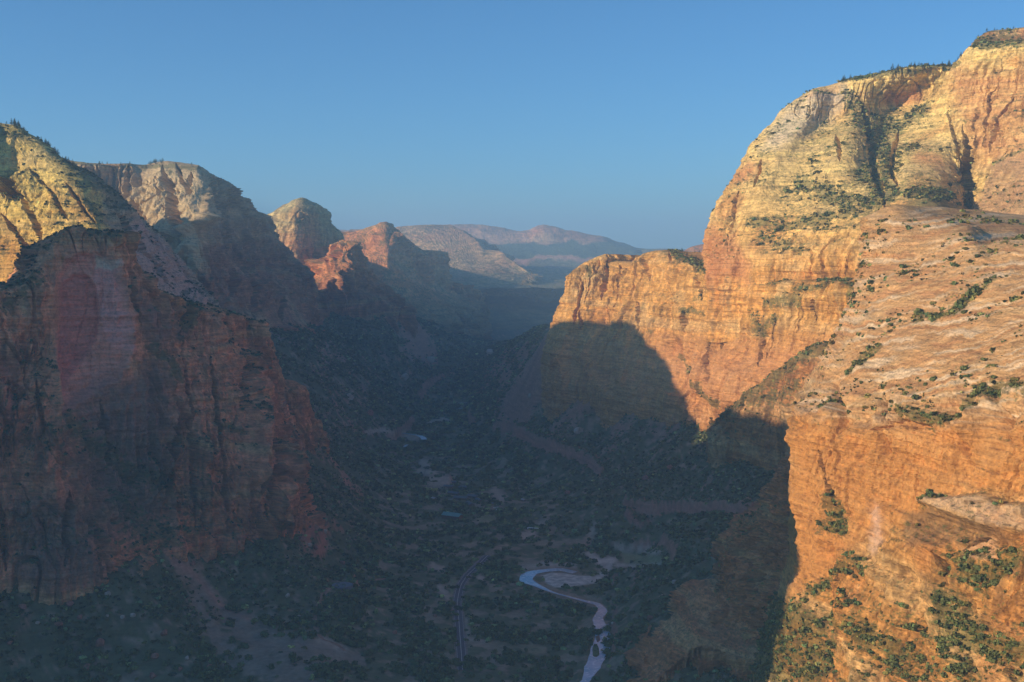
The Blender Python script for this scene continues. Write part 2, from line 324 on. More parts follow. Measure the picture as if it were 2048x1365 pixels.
sheet('canyon_wall', [
    [(1745, 428, 1370), (1775, 415, 1355), (1800, 410, 1335), (1870, 430, 1290), (1950, 450, 1220), (1990, 480, 1170), (2060, 475, 1130), (2300, 450, 1080)],
    [(1738, 530, 1260), (1850, 530, 1150), (2048, 540, 1010), (2300, 540, 890)],
    [(1700, 640, 1180), (1850, 650, 1030), (2048, 650, 900), (2300, 650, 780)],
    [(1655, 745, 1120), (1800, 750, 965), (2048, 760, 825), (2300, 760, 720)],
    [(1602, 825, 1080), (1700, 830, 985), (1850, 850, 886), (2048, 835, 790), (2300, 830, 695)],
    [(1587, 900, 1060), (1700, 905, 965), (1850, 910, 872), (2048, 910, 772), (2300, 900, 670)],
    [(1588, 1020, 1050), (1700, 1010, 945), (1850, 1000, 852), (2048, 1040, 740), (2300, 1040, 650)],
    [(1592, 1090, 1040), (1700, 1100, 915), (1850, 1100, 822), (2048, 1100, 722), (2300, 1100, 630)],
    [(1573, 1200, 1020), (1700, 1200, 890), (1850, 1200, 800), (2048, 1200, 700), (2300, 1200, 615)],
    [(1546, 1290, 1000), (1700, 1300, 870), (1850, 1300, 780), (2048, 1290, 680), (2300, 1290, 600)],
    [(1527, 1372, 985), (1700, 1370, 850), (2048, 1370, 660), (2300, 1370, 590)],
    [(1500, 1500, 960), (1700, 1500, 820), (2048, 1500, 630), (2300, 1500, 560)]],
    wrapL=WL, wrapR=[(50, -70, 0), (160, -190, 0)], S=.62, amp=.9, feat=ft_r1, down=400, flute=.8, strata=1.3, plate=1.5,
    colf=lambda A: rock_col(A, hi=(420, 640), base=(0.52, 0.25, 0.095), varn=.55, vegamt=.55, extra=ex_r1, vegc=(.075, .10, .03)))

def ex_r3(A, c, veg):
    px, py = A['px'], A['py']
    gv = np.maximum.reduce([brush(px, py, [(1605, 370), (1650, 385), (1680, 400), (1690, 415)], 17), brush(px, py, [(1515, 455), (1560, 450), (1620, 445), (1650, 440)], 13),
        brush(px, py, [(1530, 480), (1600, 500)], 14) * .7, brush(px, py, [(1700, 200), (1730, 240), (1760, 270), (1770, 330)], 26) * .75, brush(px, py, [(1730, 350), (1760, 330), (1760, 390)], 16) * .8,
        brush(px, py, [(1830, 400), (1870, 410), (1940, 440)], 15), brush(px, py, [(1840, 240), (1850, 210), (1800, 260)], 14) * .7, brush(px, py, [(1700, 400), (1750, 400), (1790, 390)], 14) * .8,
        brush(px, py, [(1680, 160), (1760, 148), (1850, 135), (1915, 133)], 8), brush(px, py, [(1950, 92), (2048, 88), (2200, 84)], 7), brush(px, py, [(1990, 330), (2048, 300)], 5)])
    org = np.maximum.reduce([poly(px, py, [(1900, 140), (2400, 150), (2400, 330), (1990, 330), (1960, 330), (1925, 250)], 25) * .8, brush(px, py, [(1475, 350), (1500, 345)], 20), brush(px, py, [(1840, 320), (1870, 330)], 18),
        brush(px, py, [(1790, 200), (1820, 190)], 16), poly(px, py, [(1400, 450), (1480, 470), (1500, 560), (1400, 560)], 20)])
    c = mixc(c, (0.55, 0.22, 0.09), org * .65)
    yl = np.maximum.reduce([brush(px, py, [(1680, 250), (1720, 220), (1740, 260)], 28), brush(px, py, [(1590, 330), (1620, 350)], 22) * .9, brush(px, py, [(1650, 300), (1680, 270)], 14)]); c = mixc(c, YELL, yl * .7)
    wl = poly(px, py, [(1990, 320), (2048, 305), (2400, 300), (2400, 520), (1980, 480), (1950, 420)], 14); c = mixc(c, (0.42, 0.25, 0.14), wl * .7)
    pl = poly(px, py, [(1560, 230), (1600, 200), (1690, 170), (1700, 190), (1640, 260), (1560, 300), (1520, 300)], 18); c = mixc(c, (0.62, 0.53, 0.40), pl * .6)
    veg = np.clip(veg + gv * .95, 0, 1); return c, veg
def ft_r3(px, py, p):
    d = 0 * px
    d -= 55 * brush(px, py, [(1928, 250), (1932, 300), (1932, 350), (1935, 400), (1945, 435)], np.array([4, 7, 12, 14, 12]) * 1.25, True)
    d -= 25 * brush(px, py, [(1900, 225), (1912, 290), (1922, 330)], np.array(4) * 1.25, True); d -= 25 * brush(px, py, [(1948, 225), (1952, 260), (1950, 300)], np.array(4) * 1.25, True)
    d -= 18 * brush(px, py, [(1995, 175), (1978, 190), (1978, 230), (1968, 290)], np.array(4) * 1.25, True); d -= 14 * brush(px, py, [(2028, 195), (2000, 240), (1980, 280), (1972, 310)], np.array(3.5) * 1.25, True)
    d -= 22 * brush(px, py, [(1720, 200), (1740, 260), (1750, 340), (1770, 420)], np.array([10, 8, 10, 12]) * 1.25, True); d -= 20 * brush(px, py, [(1800, 260), (1780, 340), (1800, 380)], np.array([6, 7, 6]) * 1.25, True)
    d -= 16 * brush(px, py, [(1672, 270), (1680, 320)], np.array(6) * 1.25, True); d -= 14 * brush(px, py, [(1480, 380), (1468, 440), (1460, 500)], np.array(4) * 1.25, True); d -= 12 * brush(px, py, [(1525, 320), (1515, 380)], np.array(4) * 1.25, True)
    d += 22 * brush(px, py, [(1640, 200), (1560, 330), (1500, 480)], [20, 30, 40]); d -= 9 * poly(px, py, [(1690, 170), (1800, 165), (1880, 150), (1860, 210), (1760, 230), (1710, 210)], 16)
    d += 15 * poly(px, py, [(1800, 300), (1900, 300), (1920, 420), (1800, 400)], 20)
    return d
sheet('mountain', [
    [(1612, 194, 2255), (1640, 176, 2255), (1680, 163, 2222), (1760, 147, 2178), (1850, 134, 2145), (1912, 131, 2123), (1925, 108, 2090), (1948, 90, 2057), (1990, 86, 2035), (2048, 82, 1980), (2300, 70, 1760)],
    [(1548, 242, 2244), (1640, 250, 2189), (1720, 220, 2156), (1800, 200, 2189), (1880, 180, 2134), (1935, 190, 2035), (2048, 180, 1925), (2300, 180, 1716)],
    [(1497, 305, 2222), (1600, 310, 2123), (1700, 300, 2035), (1760, 290, 2090), (1860, 280, 2046), (1930, 280, 1980), (2048, 280, 1848), (2300, 280, 1650)],
    [(1452, 383, 2200), (1550, 390, 2068), (1650, 400, 1958), (1740, 390, 1903), (1850, 370, 1892), (1930, 380, 1958), (2048, 370, 1760), (2300, 370, 1595)],
    [(1424, 450, 2189), (1520, 460, 2013), (1640, 440, 1892), (1740, 440, 1815), (1850, 430, 1760), (1940, 445, 1826), (2048, 450, 1672), (2300, 450, 1540)],
    [(1406, 535, 2178), (1500, 530, 1980), (1600, 530, 1870), (1740, 530, 1760), (1900, 530, 1650), (2300, 560, 1485)],
    [(1400, 680, 2167), (1500, 680, 1958), (1600, 680, 1848), (1740, 680, 1738), (1900, 680, 1628), (2300, 700, 1463)]],
    wrapL=WL, S=1.0, feat=ft_r3, back=((60, 60, 5), (200, 150, 0), (900, 500, -200)), flute=.8,
    colf=lambda A: rock_col(A, hi=(380, 620), base=(0.68, 0.34, 0.12), top=(0.76, 0.55, 0.27), varn=.4, vegamt=.6, extra=ex_r3))
sheet('rocky_summit', [
    [(1965, 72, 2115), (1985, 62, 2115), (2015, 59, 2110), (2048, 56, 2090), (2300, 40, 1870)],
    [(1955, 78, 2105), (1990, 74, 2095), (2048, 72, 2065), (2300, 60, 1850)],
    [(1948, 96, 2070), (1990, 98, 2050), (2048, 94, 2000), (2300, 84, 1790)]], wrapL=WL, S=.5, back=((60, 80, 0), (300, 200, -150)), down=60,
    colf=lambda A: rock_col(A, hi=(2000, 3000), base=(0.50, 0.18, 0.08), varn=.2, vegamt=.9, pv=.1))

def ex_r4(A, c, veg):
    px, py = A['px'], A['py']
    gv = np.maximum.reduce([brush(px, py, [(1400, 535), (1460, 540), (1490, 560), (1500, 590), (1510, 620)], 13), brush(px, py, [(1490, 530), (1520, 560), (1560, 555), (1580, 550)], 14),
        brush(px, py, [(1500, 600), (1540, 605), (1570, 605), (1600, 600)], 14), brush(px, py, [(1370, 625), (1420, 630), (1440, 628)], 6), brush(px, py, [(1590, 585), (1640, 570), (1690, 550), (1700, 590)], 10),
        brush(px, py, [(1515, 620), (1525, 660), (1550, 640)], 13) * .8, brush(px, py, [(1350, 710), (1370, 730), (1385, 760), (1420, 800), (1440, 810)], [6, 7, 7, 9, 12]), brush(px, py, [(1180, 540), (1182, 550)], 7),
        brush(px, py, [(1290, 670), (1312, 668)], 6) * .6, brush(px, py, [(1385, 600), (1400, 590)], 9) * .7, brush(px, py, [(1340, 500), (1390, 525)], 8) * .8])
    lo = sstep(620, 740, py); c = mixc(c, (0.60, 0.27, 0.115), lo * .65)
    rd = brush(px, py, [(1440, 590), (1435, 620)], 9); c = mixc(c, RUST, rd * .6)
    return c, np.clip(veg * (.8 - .6 * lo) + gv * .95, 0, 1)
def ft_r4(px, py, p):
    d = 0 * px
    for (pts, wd, dp) in [([(1165, 560), (1160, 610), (1150, 650)], 3.5, 22), ([(1215, 520), (1212, 560), (1205, 600)], 3.5, 20), ([(1235, 525), (1240, 570), (1225, 620)], 3, 16), ([(1278, 605), (1276, 650)], 4, 22),
                          ([(1165, 620), (1163, 660)], 3, 18), ([(1425, 650), (1417, 690), (1412, 740), (1420, 780)], 4, 24), ([(1442, 655), (1432, 700)], 3.5, 18), ([(1530, 670), (1524, 735)], 4, 26), ([(1372, 625), (1370, 665)], 4, 18),
                          ([(1385, 530), (1395, 560), (1405, 600)], 5, 18), ([(1490, 510), (1505, 540), (1520, 620), (1525, 660)], 8, 22), ([(1630, 600), (1638, 640)], 5, 20), ([(1650, 690), (1647, 730)], 4, 18), ([(1555, 640), (1550, 690), (1540, 720)], 3, 14),
                          ([(1290, 520), (1300, 560)], 6, 10), ([(1338, 505), (1340, 530)], 3, 14)]: d -= dp * brush(px, py, pts, np.array(wd) * 1.25, True)
    d += 14 * brush(px, py, [(1190, 560), (1180, 740)], 18) + 12 * brush(px, py, [(1255, 560), (1250, 760)], 16) + 12 * brush(px, py, [(1470, 700), (1470, 800)], 22) - 16 * brush(px, py, [(1350, 700), (1380, 800)], 20)
    return d
sheet('canyon_cliff', [
    [(1150, 545, 2640), (1165, 530, 2635), (1190, 516, 2620), (1206, 511, 2605), (1215, 509, 2600), (1226, 521, 2600), (1245, 524, 2580), (1268, 524, 2540), (1288, 507, 2500), (1320, 501, 2450), (1345, 507, 2400), (1365, 514, 2350), (1400, 532, 2190), (1450, 545, 2080), (1520, 558, 1970), (1600, 560, 1850), (1700, 560, 1710), (1800, 560, 1600)],
    [(1122, 598, 2640), (1200, 585, 2560), (1300, 580, 2400), (1400, 590, 2150), (1480, 600, 2010), (1560, 620, 1880), (1650, 630, 1760), (1750, 640, 1640)],
    [(1101, 657, 2650), (1200, 650, 2530), (1300, 660, 2350), (1400, 680, 2130), (1500, 690, 1950), (1600, 700, 1800), (1700, 700, 1660)],
    [(1090, 700, 2650), (1180, 720, 2500), (1300, 750, 2280), (1400, 770, 2080), (1480, 780, 1900), (1600, 780, 1750), (1700, 790, 1610)],
    [(1087, 750, 2650), (1180, 785, 2450), (1280, 815, 2270), (1375, 830, 2110), (1430, 860, 2000), (1500, 905, 1850), (1600, 920, 1680), (1700, 930, 1500)]],
    wrapL=WL, S=1.0, feat=ft_r4, down=160, back=((150, 40, -4), (500, 200, -30), (900, 400, -400)), flute=1.0,
    colf=lambda A: rock_col(A, hi=(440, 700), base=(0.64, 0.34, 0.125), top=(.66, .45, .22), varn=.45, vegamt=.55, extra=ex_r4))
def ex_r5(A, c, veg):
    px, py = A['px'], A['py']
    g = np.maximum(brush(px, py, [(1440, 838), (1480, 800), (1540, 755), (1600, 712), (1640, 695), (1690, 690)], [8, 14, 20, 22, 18, 14]), brush(px, py, [(1500, 800), (1560, 790), (1600, 770)], 22) * .75)
    return c, np.clip(veg + g, 0, 1)
sheet('rock_spur', [
    [(1422, 858, 1905), (1445, 832, 1885), (1470, 806, 1860), (1530, 758, 1800), (1590, 712, 1750), (1630, 690, 1720), (1700, 690, 1650)],
    [(1420, 868, 1900), (1475, 848, 1838), (1540, 812, 1765), (1600, 775, 1700), (1700, 750, 1600)],
    [(1418, 888, 1895), (1480, 900, 1820), (1590, 910, 1690), (1700, 910, 1580)]],
    wrapL=WL, S=.9, down=140, back=((60, 60, -20), (200, 150, -100), (300, 250, -400)),
    colf=lambda A: rock_col(A, hi=(440, 700), base=(0.45, 0.20, 0.09), varn=.6, vegamt=.8, extra=ex_r5))
sheet('rock_buttress', [
    [(1452, 1125, 1262), (1462, 1082, 1270), (1490, 1037, 1280), (1530, 1012, 1275), (1560, 960, 1275), (1585, 918, 1262), (1640, 880, 1230), (1700, 860, 1200)],
    [(1450, 1150, 1258), (1500, 1120, 1215), (1560, 1080, 1180), (1640, 1050, 1130), (1700, 1040, 1080)],
    [(1434, 1252, 1215), (1480, 1258, 1175), (1530, 1252, 1130), (1580, 1242, 1090), (1650, 1230, 1050), (1700, 1230, 1000)]],
    wrapL=WL, S=.38, amp=1.9, vc=2, strata=1.6, down=150, back=((40, 60, -15), (120, 150, -100), (200, 250, -400)), flute=2.4, fine=1.5, plate=2.2, crk=1.5,
    colf=lambda A: rock_col(A, hi=(640, 900), base=(0.62, 0.26, 0.16), top=ORANGE, varn=.6, vegamt=.7))
sheet('rock_buttress', [
    [(1270, 1330, 1195), (1290, 1300, 1200), (1318, 1260, 1215), (1350, 1225, 1240), (1375, 1185, 1262), (1398, 1163, 1265), (1430, 1160, 1260), (1470, 1180, 1230), (1530, 1210, 1180)],
    [(1275, 1345, 1185), (1330, 1300, 1180), (1390, 1240, 1190), (1440, 1250, 1180), (1530, 1280, 1120)],
    [(1280, 1372, 1170), (1340, 1340, 1150), (1400, 1300, 1150), (1450, 1310, 1130), (1540, 1340, 1080)]],
    wrapL=WL, S=.5, down=150, back=((40, 60, -25), (120, 150, -100), (200, 250, -300)), flute=3.0, plate=2.4, fine=2, vc=2,
    colf=lambda A: rock_col(A, hi=(640, 900), base=(0.60, 0.24, 0.15), varn=.4, vegamt=.5, pv=.0))

# --- left side
def ex_a(A, c, veg):
    px, py = A['px'], A['py']
    arch = poly(px, py, [(125, 760), (108, 650), (112, 560), (130, 520), (165, 505), (200, 508), (232, 525), (250, 560), (262, 640), (272, 700), (230, 770), (180, 790), (140, 840)], 8)
    c = mixc(c, (0.88, 0.36, 0.24), arch * .9)
    deep = poly(px, py, [(128, 560), (150, 548), (172, 552), (190, 580), (196, 640), (190, 690), (165, 740), (140, 800), (120, 740), (118, 640)], 6); c = mixc(c, (0.80, 0.26, 0.18), deep * .95)
    pk = poly(px, py, [(190, 512), (236, 528), (250, 590), (262, 660), (268, 700), (215, 690), (200, 620), (188, 560)], 7); c = mixc(c, (0.90, 0.40, 0.31), pk * .95)
    cr = poly(px, py, [(190, 508), (235, 520), (242, 538), (192, 540)], 4); c = mixc(c, (0.80, 0.62, 0.47), cr * .9)
    st = brush(px, py, [(120, 560), (110, 640), (100, 720), (118, 780), (125, 830)], [6, 10, 10, 12, 12]); c = mixc(c, (0.75, 0.33, 0.17), st * .8)
    rd = np.maximum(brush(px, py, [(10, 740), (20, 790), (10, 830)], 22), brush(px, py, [(285, 610), (305, 650), (325, 675)], [7, 12, 8])); c = mixc(c, (0.68, 0.24, 0.15), rd * .8)
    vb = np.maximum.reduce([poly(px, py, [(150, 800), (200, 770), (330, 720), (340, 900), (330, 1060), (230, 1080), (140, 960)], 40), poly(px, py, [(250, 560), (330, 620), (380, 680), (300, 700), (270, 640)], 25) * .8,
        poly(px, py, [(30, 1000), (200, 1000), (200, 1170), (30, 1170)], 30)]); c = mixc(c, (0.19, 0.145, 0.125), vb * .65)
    g = np.maximum.reduce([brush(px, py, [(150, 840), (165, 880), (200, 900), (260, 950), (320, 960)], [16, 22, 24, 26, 20]), brush(px, py, [(375, 600), (372, 640), (360, 680)], [12, 20, 10]), brush(px, py, [(300, 690), (330, 720), (350, 760)], 12),
        brush(px, py, [(230, 1000), (280, 1050), (330, 1080)], 30) * .8, brush(px, py, [(430, 850), (470, 860)], 10), brush(px, py, [(0, 620), (40, 590), (80, 560)], 14) * .8, brush(px, py, [(540, 1055), (570, 1045)], 12), brush(px, py, [(75, 790), (105, 795)], 5)])
    veg = veg * (1 - np.maximum(arch, .0)); return c, np.clip(veg + g * .95, 0, 1)
def ft_a(px, py, p):
    d = -12 * poly(px, py, [(125, 760), (112, 650), (115, 570), (132, 525), (165, 508), (200, 510), (232, 528), (248, 560), (258, 640), (262, 690), (230, 760), (180, 780), (140, 830)], 7)
    d -= 8 * poly(px, py, [(126, 570), (150, 550), (172, 554), (190, 580), (196, 640), (188, 690), (160, 740), (140, 790), (120, 730), (118, 640)], 5)
    for (pts, wd, dp) in [([(260, 520), (268, 600), (285, 650)], 4, 10), ([(350, 800), (345, 900), (330, 1000)], [6, 8, 8], 24), ([(415, 700), (430, 800), (440, 900), (450, 1000)], 5, 18), ([(360, 720), (375, 830), (385, 960), (395, 1060)], 6, 18),
                          ([(130, 980), (128, 1130)], 7, 20), ([(475, 700), (480, 760), (485, 830)], 6, 18), ([(520, 850), (540, 900), (530, 1040)], 7, 26), ([(200, 800), (210, 900), (200, 960)], 6, 18), ([(70, 760), (80, 820), (85, 870)], 6, 16), ([(20, 760), (30, 800)], 16, 12),
                          ([(0, 1000), (10, 1140)], 8, 20), ([(445, 930), (450, 1060)], 5, 16), ([(398, 960), (412, 1075)], 4, 14), ([(575, 900), (580, 1000)], 4, 12), ([(190, 1040), (205, 1140)], 10, 18)]: d -= dp * brush(px, py, pts, np.array(wd) * 1.25, True)
    d += 26 * brush(px, py, [(490, 720), (510, 820), (500, 950)], 22) + 22 * brush(px, py, [(400, 880), (410, 1000)], 14) + 24 * brush(px, py, [(560, 900), (560, 1030)], 14) + 20 * brush(px, py, [(110, 880), (100, 1000)], 18) + 14 * brush(px, py, [(330, 900), (350, 1060)], 8)
    return d
CALM = lambda px, py: poly(px, py, [(95, 850), (100, 650), (110, 540), (130, 500), (165, 480), (240, 490), (275, 560), (300, 700), (250, 800), (180, 850)], 14)
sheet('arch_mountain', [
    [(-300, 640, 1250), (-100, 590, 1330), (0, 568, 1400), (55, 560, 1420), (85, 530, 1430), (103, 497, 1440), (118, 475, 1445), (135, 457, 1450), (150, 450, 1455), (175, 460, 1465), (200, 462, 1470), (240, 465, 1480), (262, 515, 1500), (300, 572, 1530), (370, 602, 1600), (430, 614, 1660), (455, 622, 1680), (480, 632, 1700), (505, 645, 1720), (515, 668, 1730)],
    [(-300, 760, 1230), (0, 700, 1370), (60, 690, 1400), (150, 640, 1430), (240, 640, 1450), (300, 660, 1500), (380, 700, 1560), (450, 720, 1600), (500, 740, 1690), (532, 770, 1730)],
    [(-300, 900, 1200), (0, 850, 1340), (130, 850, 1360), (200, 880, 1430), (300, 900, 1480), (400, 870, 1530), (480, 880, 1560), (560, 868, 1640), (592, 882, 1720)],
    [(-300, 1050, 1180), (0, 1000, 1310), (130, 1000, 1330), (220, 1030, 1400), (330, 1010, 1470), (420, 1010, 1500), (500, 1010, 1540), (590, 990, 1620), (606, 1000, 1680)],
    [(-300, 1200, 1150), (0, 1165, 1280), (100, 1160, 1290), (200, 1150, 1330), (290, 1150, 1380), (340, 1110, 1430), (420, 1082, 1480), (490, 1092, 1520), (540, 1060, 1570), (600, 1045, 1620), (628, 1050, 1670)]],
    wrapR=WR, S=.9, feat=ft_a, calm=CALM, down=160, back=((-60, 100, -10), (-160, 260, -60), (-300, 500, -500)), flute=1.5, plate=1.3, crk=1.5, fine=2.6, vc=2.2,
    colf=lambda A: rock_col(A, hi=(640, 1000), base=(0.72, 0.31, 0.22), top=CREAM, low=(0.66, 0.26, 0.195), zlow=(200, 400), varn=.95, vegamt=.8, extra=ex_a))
def ex_a2(A, c, veg):
    px, py = A['px'], A['py']
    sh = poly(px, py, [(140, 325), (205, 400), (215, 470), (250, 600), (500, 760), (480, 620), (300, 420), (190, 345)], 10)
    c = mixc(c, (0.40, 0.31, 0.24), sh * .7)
    pk = poly(px, py, [(255, 430), (330, 490), (400, 570), (430, 620), (400, 640), (290, 560), (250, 500)], 12); c = mixc(c, (0.62, 0.38, 0.30), pk * .8)
    yl = np.maximum.reduce([brush(px, py, [(135, 365), (165, 410), (190, 445)], 12), brush(px, py, [(100, 370), (120, 400)], 10) * .7, brush(px, py, [(0, 540), (40, 550)], 20), brush(px, py, [(0, 430), (20, 470)], 12)]); c = mixc(c, (0.62, 0.38, 0.12), yl * .6)
    g = np.maximum.reduce([brush(px, py, [(0, 262), (40, 268)], 10), brush(px, py, [(150, 335), (200, 370), (250, 410)], 24), brush(px, py, [(10, 350), (60, 350), (80, 375)], 10) * .7, brush(px, py, [(90, 370), (130, 430)], 6) * .5])
    return c, np.clip(veg * .9 + .1 + g * .9, 0, 1)
def ft_a2(px, py, p):
    d = 0 * px
    d -= 70 * brush(px, py, [(0, 355), (22, 385), (38, 400)], np.array([14, 18, 10]) * 1.25, True); d -= 34 * brush(px, py, [(30, 370), (60, 430), (80, 470), (97, 500)], np.array([5, 6, 7, 5]) * 1.25, True); d -= 26 * brush(px, py, [(130, 365), (165, 415), (195, 452)], np.array(4) * 1.25, True)
    d -= 20 * brush(px, py, [(0, 430), (30, 460), (60, 500), (80, 530)], np.array(5) * 1.25, True); d -= 14 * brush(px, py, [(95, 370), (140, 440)], np.array(4) * 1.25, True); d -= 16 * brush(px, py, [(60, 340), (90, 370)], np.array(4) * 1.25, True)
    d -= 16 * brush(px, py, [(210, 400), (270, 490), (340, 580)], np.array(6) * 1.25, True); d += 12 * brush(px, py, [(240, 420), (330, 530), (400, 600)], 10)
    return d
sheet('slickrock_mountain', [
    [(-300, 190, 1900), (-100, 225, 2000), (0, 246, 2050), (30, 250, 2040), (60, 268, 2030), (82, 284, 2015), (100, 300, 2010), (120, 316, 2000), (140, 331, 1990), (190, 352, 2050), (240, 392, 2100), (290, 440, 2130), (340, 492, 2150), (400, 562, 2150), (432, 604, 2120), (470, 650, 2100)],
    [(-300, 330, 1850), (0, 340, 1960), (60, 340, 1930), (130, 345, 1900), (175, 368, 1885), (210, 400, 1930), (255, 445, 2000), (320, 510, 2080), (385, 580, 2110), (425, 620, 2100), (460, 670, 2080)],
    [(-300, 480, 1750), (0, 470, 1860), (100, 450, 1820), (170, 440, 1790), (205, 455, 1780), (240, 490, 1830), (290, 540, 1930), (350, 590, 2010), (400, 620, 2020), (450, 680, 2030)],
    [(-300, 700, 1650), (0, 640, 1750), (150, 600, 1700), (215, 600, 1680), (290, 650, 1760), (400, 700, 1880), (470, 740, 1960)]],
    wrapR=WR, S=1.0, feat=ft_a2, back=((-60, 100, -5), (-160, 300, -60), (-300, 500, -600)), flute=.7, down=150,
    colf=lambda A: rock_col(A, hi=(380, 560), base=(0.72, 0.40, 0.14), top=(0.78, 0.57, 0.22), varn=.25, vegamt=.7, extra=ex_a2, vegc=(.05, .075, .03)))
sheet('rock_fin', [
    [(505, 655, 2000), (530, 662, 2000), (545, 700, 2020), (568, 758, 2050), (590, 762, 2050), (605, 775, 2050), (620, 830, 2070), (634, 840, 2080), (645, 870, 2090)],
    [(510, 760, 1970), (540, 800, 1990), (570, 820, 2000), (600, 830, 2010), (630, 860, 2060), (648, 885, 2075)],
    [(515, 890, 1950), (560, 905, 1960), (600, 908, 1990), (630, 908, 2030), (650, 908, 2060)]],
    wrapR=WR, S=.8, down=160, back=((-60, 80, -15), (-120, 200, -100), (-200, 300, -400)), flute=1.6,
    colf=lambda A: rock_col(A, hi=(640, 1000), base=(0.52, 0.23, 0.15), varn=.6, vegamt=.6))
def ex_b(A, c, veg):
    px, py = A['px'], A['py']
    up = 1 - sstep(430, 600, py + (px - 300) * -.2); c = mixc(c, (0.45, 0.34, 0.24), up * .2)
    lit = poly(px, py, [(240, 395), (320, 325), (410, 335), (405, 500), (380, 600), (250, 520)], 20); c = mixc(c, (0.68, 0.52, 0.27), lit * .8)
    g = np.maximum(brush(px, py, [(140, 324), (200, 330), (300, 330), (400, 335)], 4), brush(px, py, [(380, 600), (400, 640), (380, 660)], 20) * .6)
    return c, np.clip(veg * .8 + g, 0, 1)
def ft_b(px, py, p):
    d = 0 * px
    for (pts, wd, dp) in [([(325, 330), (345, 390), (355, 440), (370, 500)], [6, 12, 15, 12], 75), ([(350, 325), (375, 380)], 5, 35), ([(385, 340), (375, 400)], 5, 30), ([(270, 400), (290, 440), (310, 480)], 9, 35), ([(200, 330), (205, 390)], 4, 25), ([(225, 330), (228, 390)], 4, 30),
                          ([(255, 330), (258, 370)], 4, 25), ([(180, 330), (182, 380)], 4, 20), ([(415, 360), (430, 430), (450, 520)], 10, 30), ([(455, 540), (470, 600), (480, 650)], 7, 35), ([(500, 560), (510, 640)], 6, 25), ([(560, 580), (565, 650)], 5, 25)]: d -= dp * brush(px, py, pts, np.array(wd) * 1.25, True)
    d += 40 * brush(px, py, [(325, 470), (370, 470), (400, 440)], 8) + 30 * brush(px, py, [(345, 530), (380, 500), (395, 560)], 14) + 25 * brush(px, py, [(490, 440), (540, 520), (600, 600)], 14)
    return d
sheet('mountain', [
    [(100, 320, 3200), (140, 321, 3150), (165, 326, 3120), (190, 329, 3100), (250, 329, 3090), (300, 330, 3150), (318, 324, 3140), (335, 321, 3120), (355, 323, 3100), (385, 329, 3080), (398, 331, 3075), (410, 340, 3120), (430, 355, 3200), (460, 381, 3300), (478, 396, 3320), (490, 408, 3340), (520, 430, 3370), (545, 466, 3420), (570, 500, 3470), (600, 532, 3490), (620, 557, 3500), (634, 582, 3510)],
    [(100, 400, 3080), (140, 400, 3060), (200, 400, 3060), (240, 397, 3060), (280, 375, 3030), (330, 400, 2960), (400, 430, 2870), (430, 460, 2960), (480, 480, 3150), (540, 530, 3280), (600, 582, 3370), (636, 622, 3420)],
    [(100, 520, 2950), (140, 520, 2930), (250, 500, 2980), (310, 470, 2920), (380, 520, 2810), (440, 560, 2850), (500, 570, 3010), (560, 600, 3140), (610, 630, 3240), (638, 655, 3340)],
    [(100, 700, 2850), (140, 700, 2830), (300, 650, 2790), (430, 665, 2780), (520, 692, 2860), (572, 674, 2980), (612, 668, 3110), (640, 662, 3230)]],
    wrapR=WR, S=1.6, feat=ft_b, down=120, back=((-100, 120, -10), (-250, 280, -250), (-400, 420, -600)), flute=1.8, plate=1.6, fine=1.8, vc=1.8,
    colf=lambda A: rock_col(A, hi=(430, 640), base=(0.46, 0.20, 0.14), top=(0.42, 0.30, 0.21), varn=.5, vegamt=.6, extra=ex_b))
sheet('domed_peak', [
    [(495, 425, 4350), (512, 429, 4330), (530, 428, 4300), (545, 436, 4280), (555, 430, 4200), (575, 412, 4150), (590, 402, 4130), (602, 396, 4120), (620, 402, 4120), (640, 411, 4150), (655, 425, 4200), (668, 445, 4250), (680, 466, 4300), (690, 492, 4340)],
    [(495, 480, 4200), (530, 470, 4120), (560, 460, 4040), (590, 450, 4000), (610, 450, 4010), (635, 465, 4080), (660, 485, 4180), (690, 520, 4300)],
    [(495, 540, 4050), (550, 510, 4000), (590, 510, 3960), (630, 520, 4040), (690, 560, 4200)],
    [(495, 640, 3900), (600, 640, 3850), (690, 640, 4000)]],
    wrapR=WR, S=1.6, back=((-100, 200, -20), (-200, 400, -100), (-300, 700, -500)), flute=1.2, plate=.9,
    colf=lambda A: rock_col(A, hi=(480, 560), base=(0.60, 0.28, 0.16), top=(0.52, 0.42, 0.26), varn=.4, vegamt=.7))
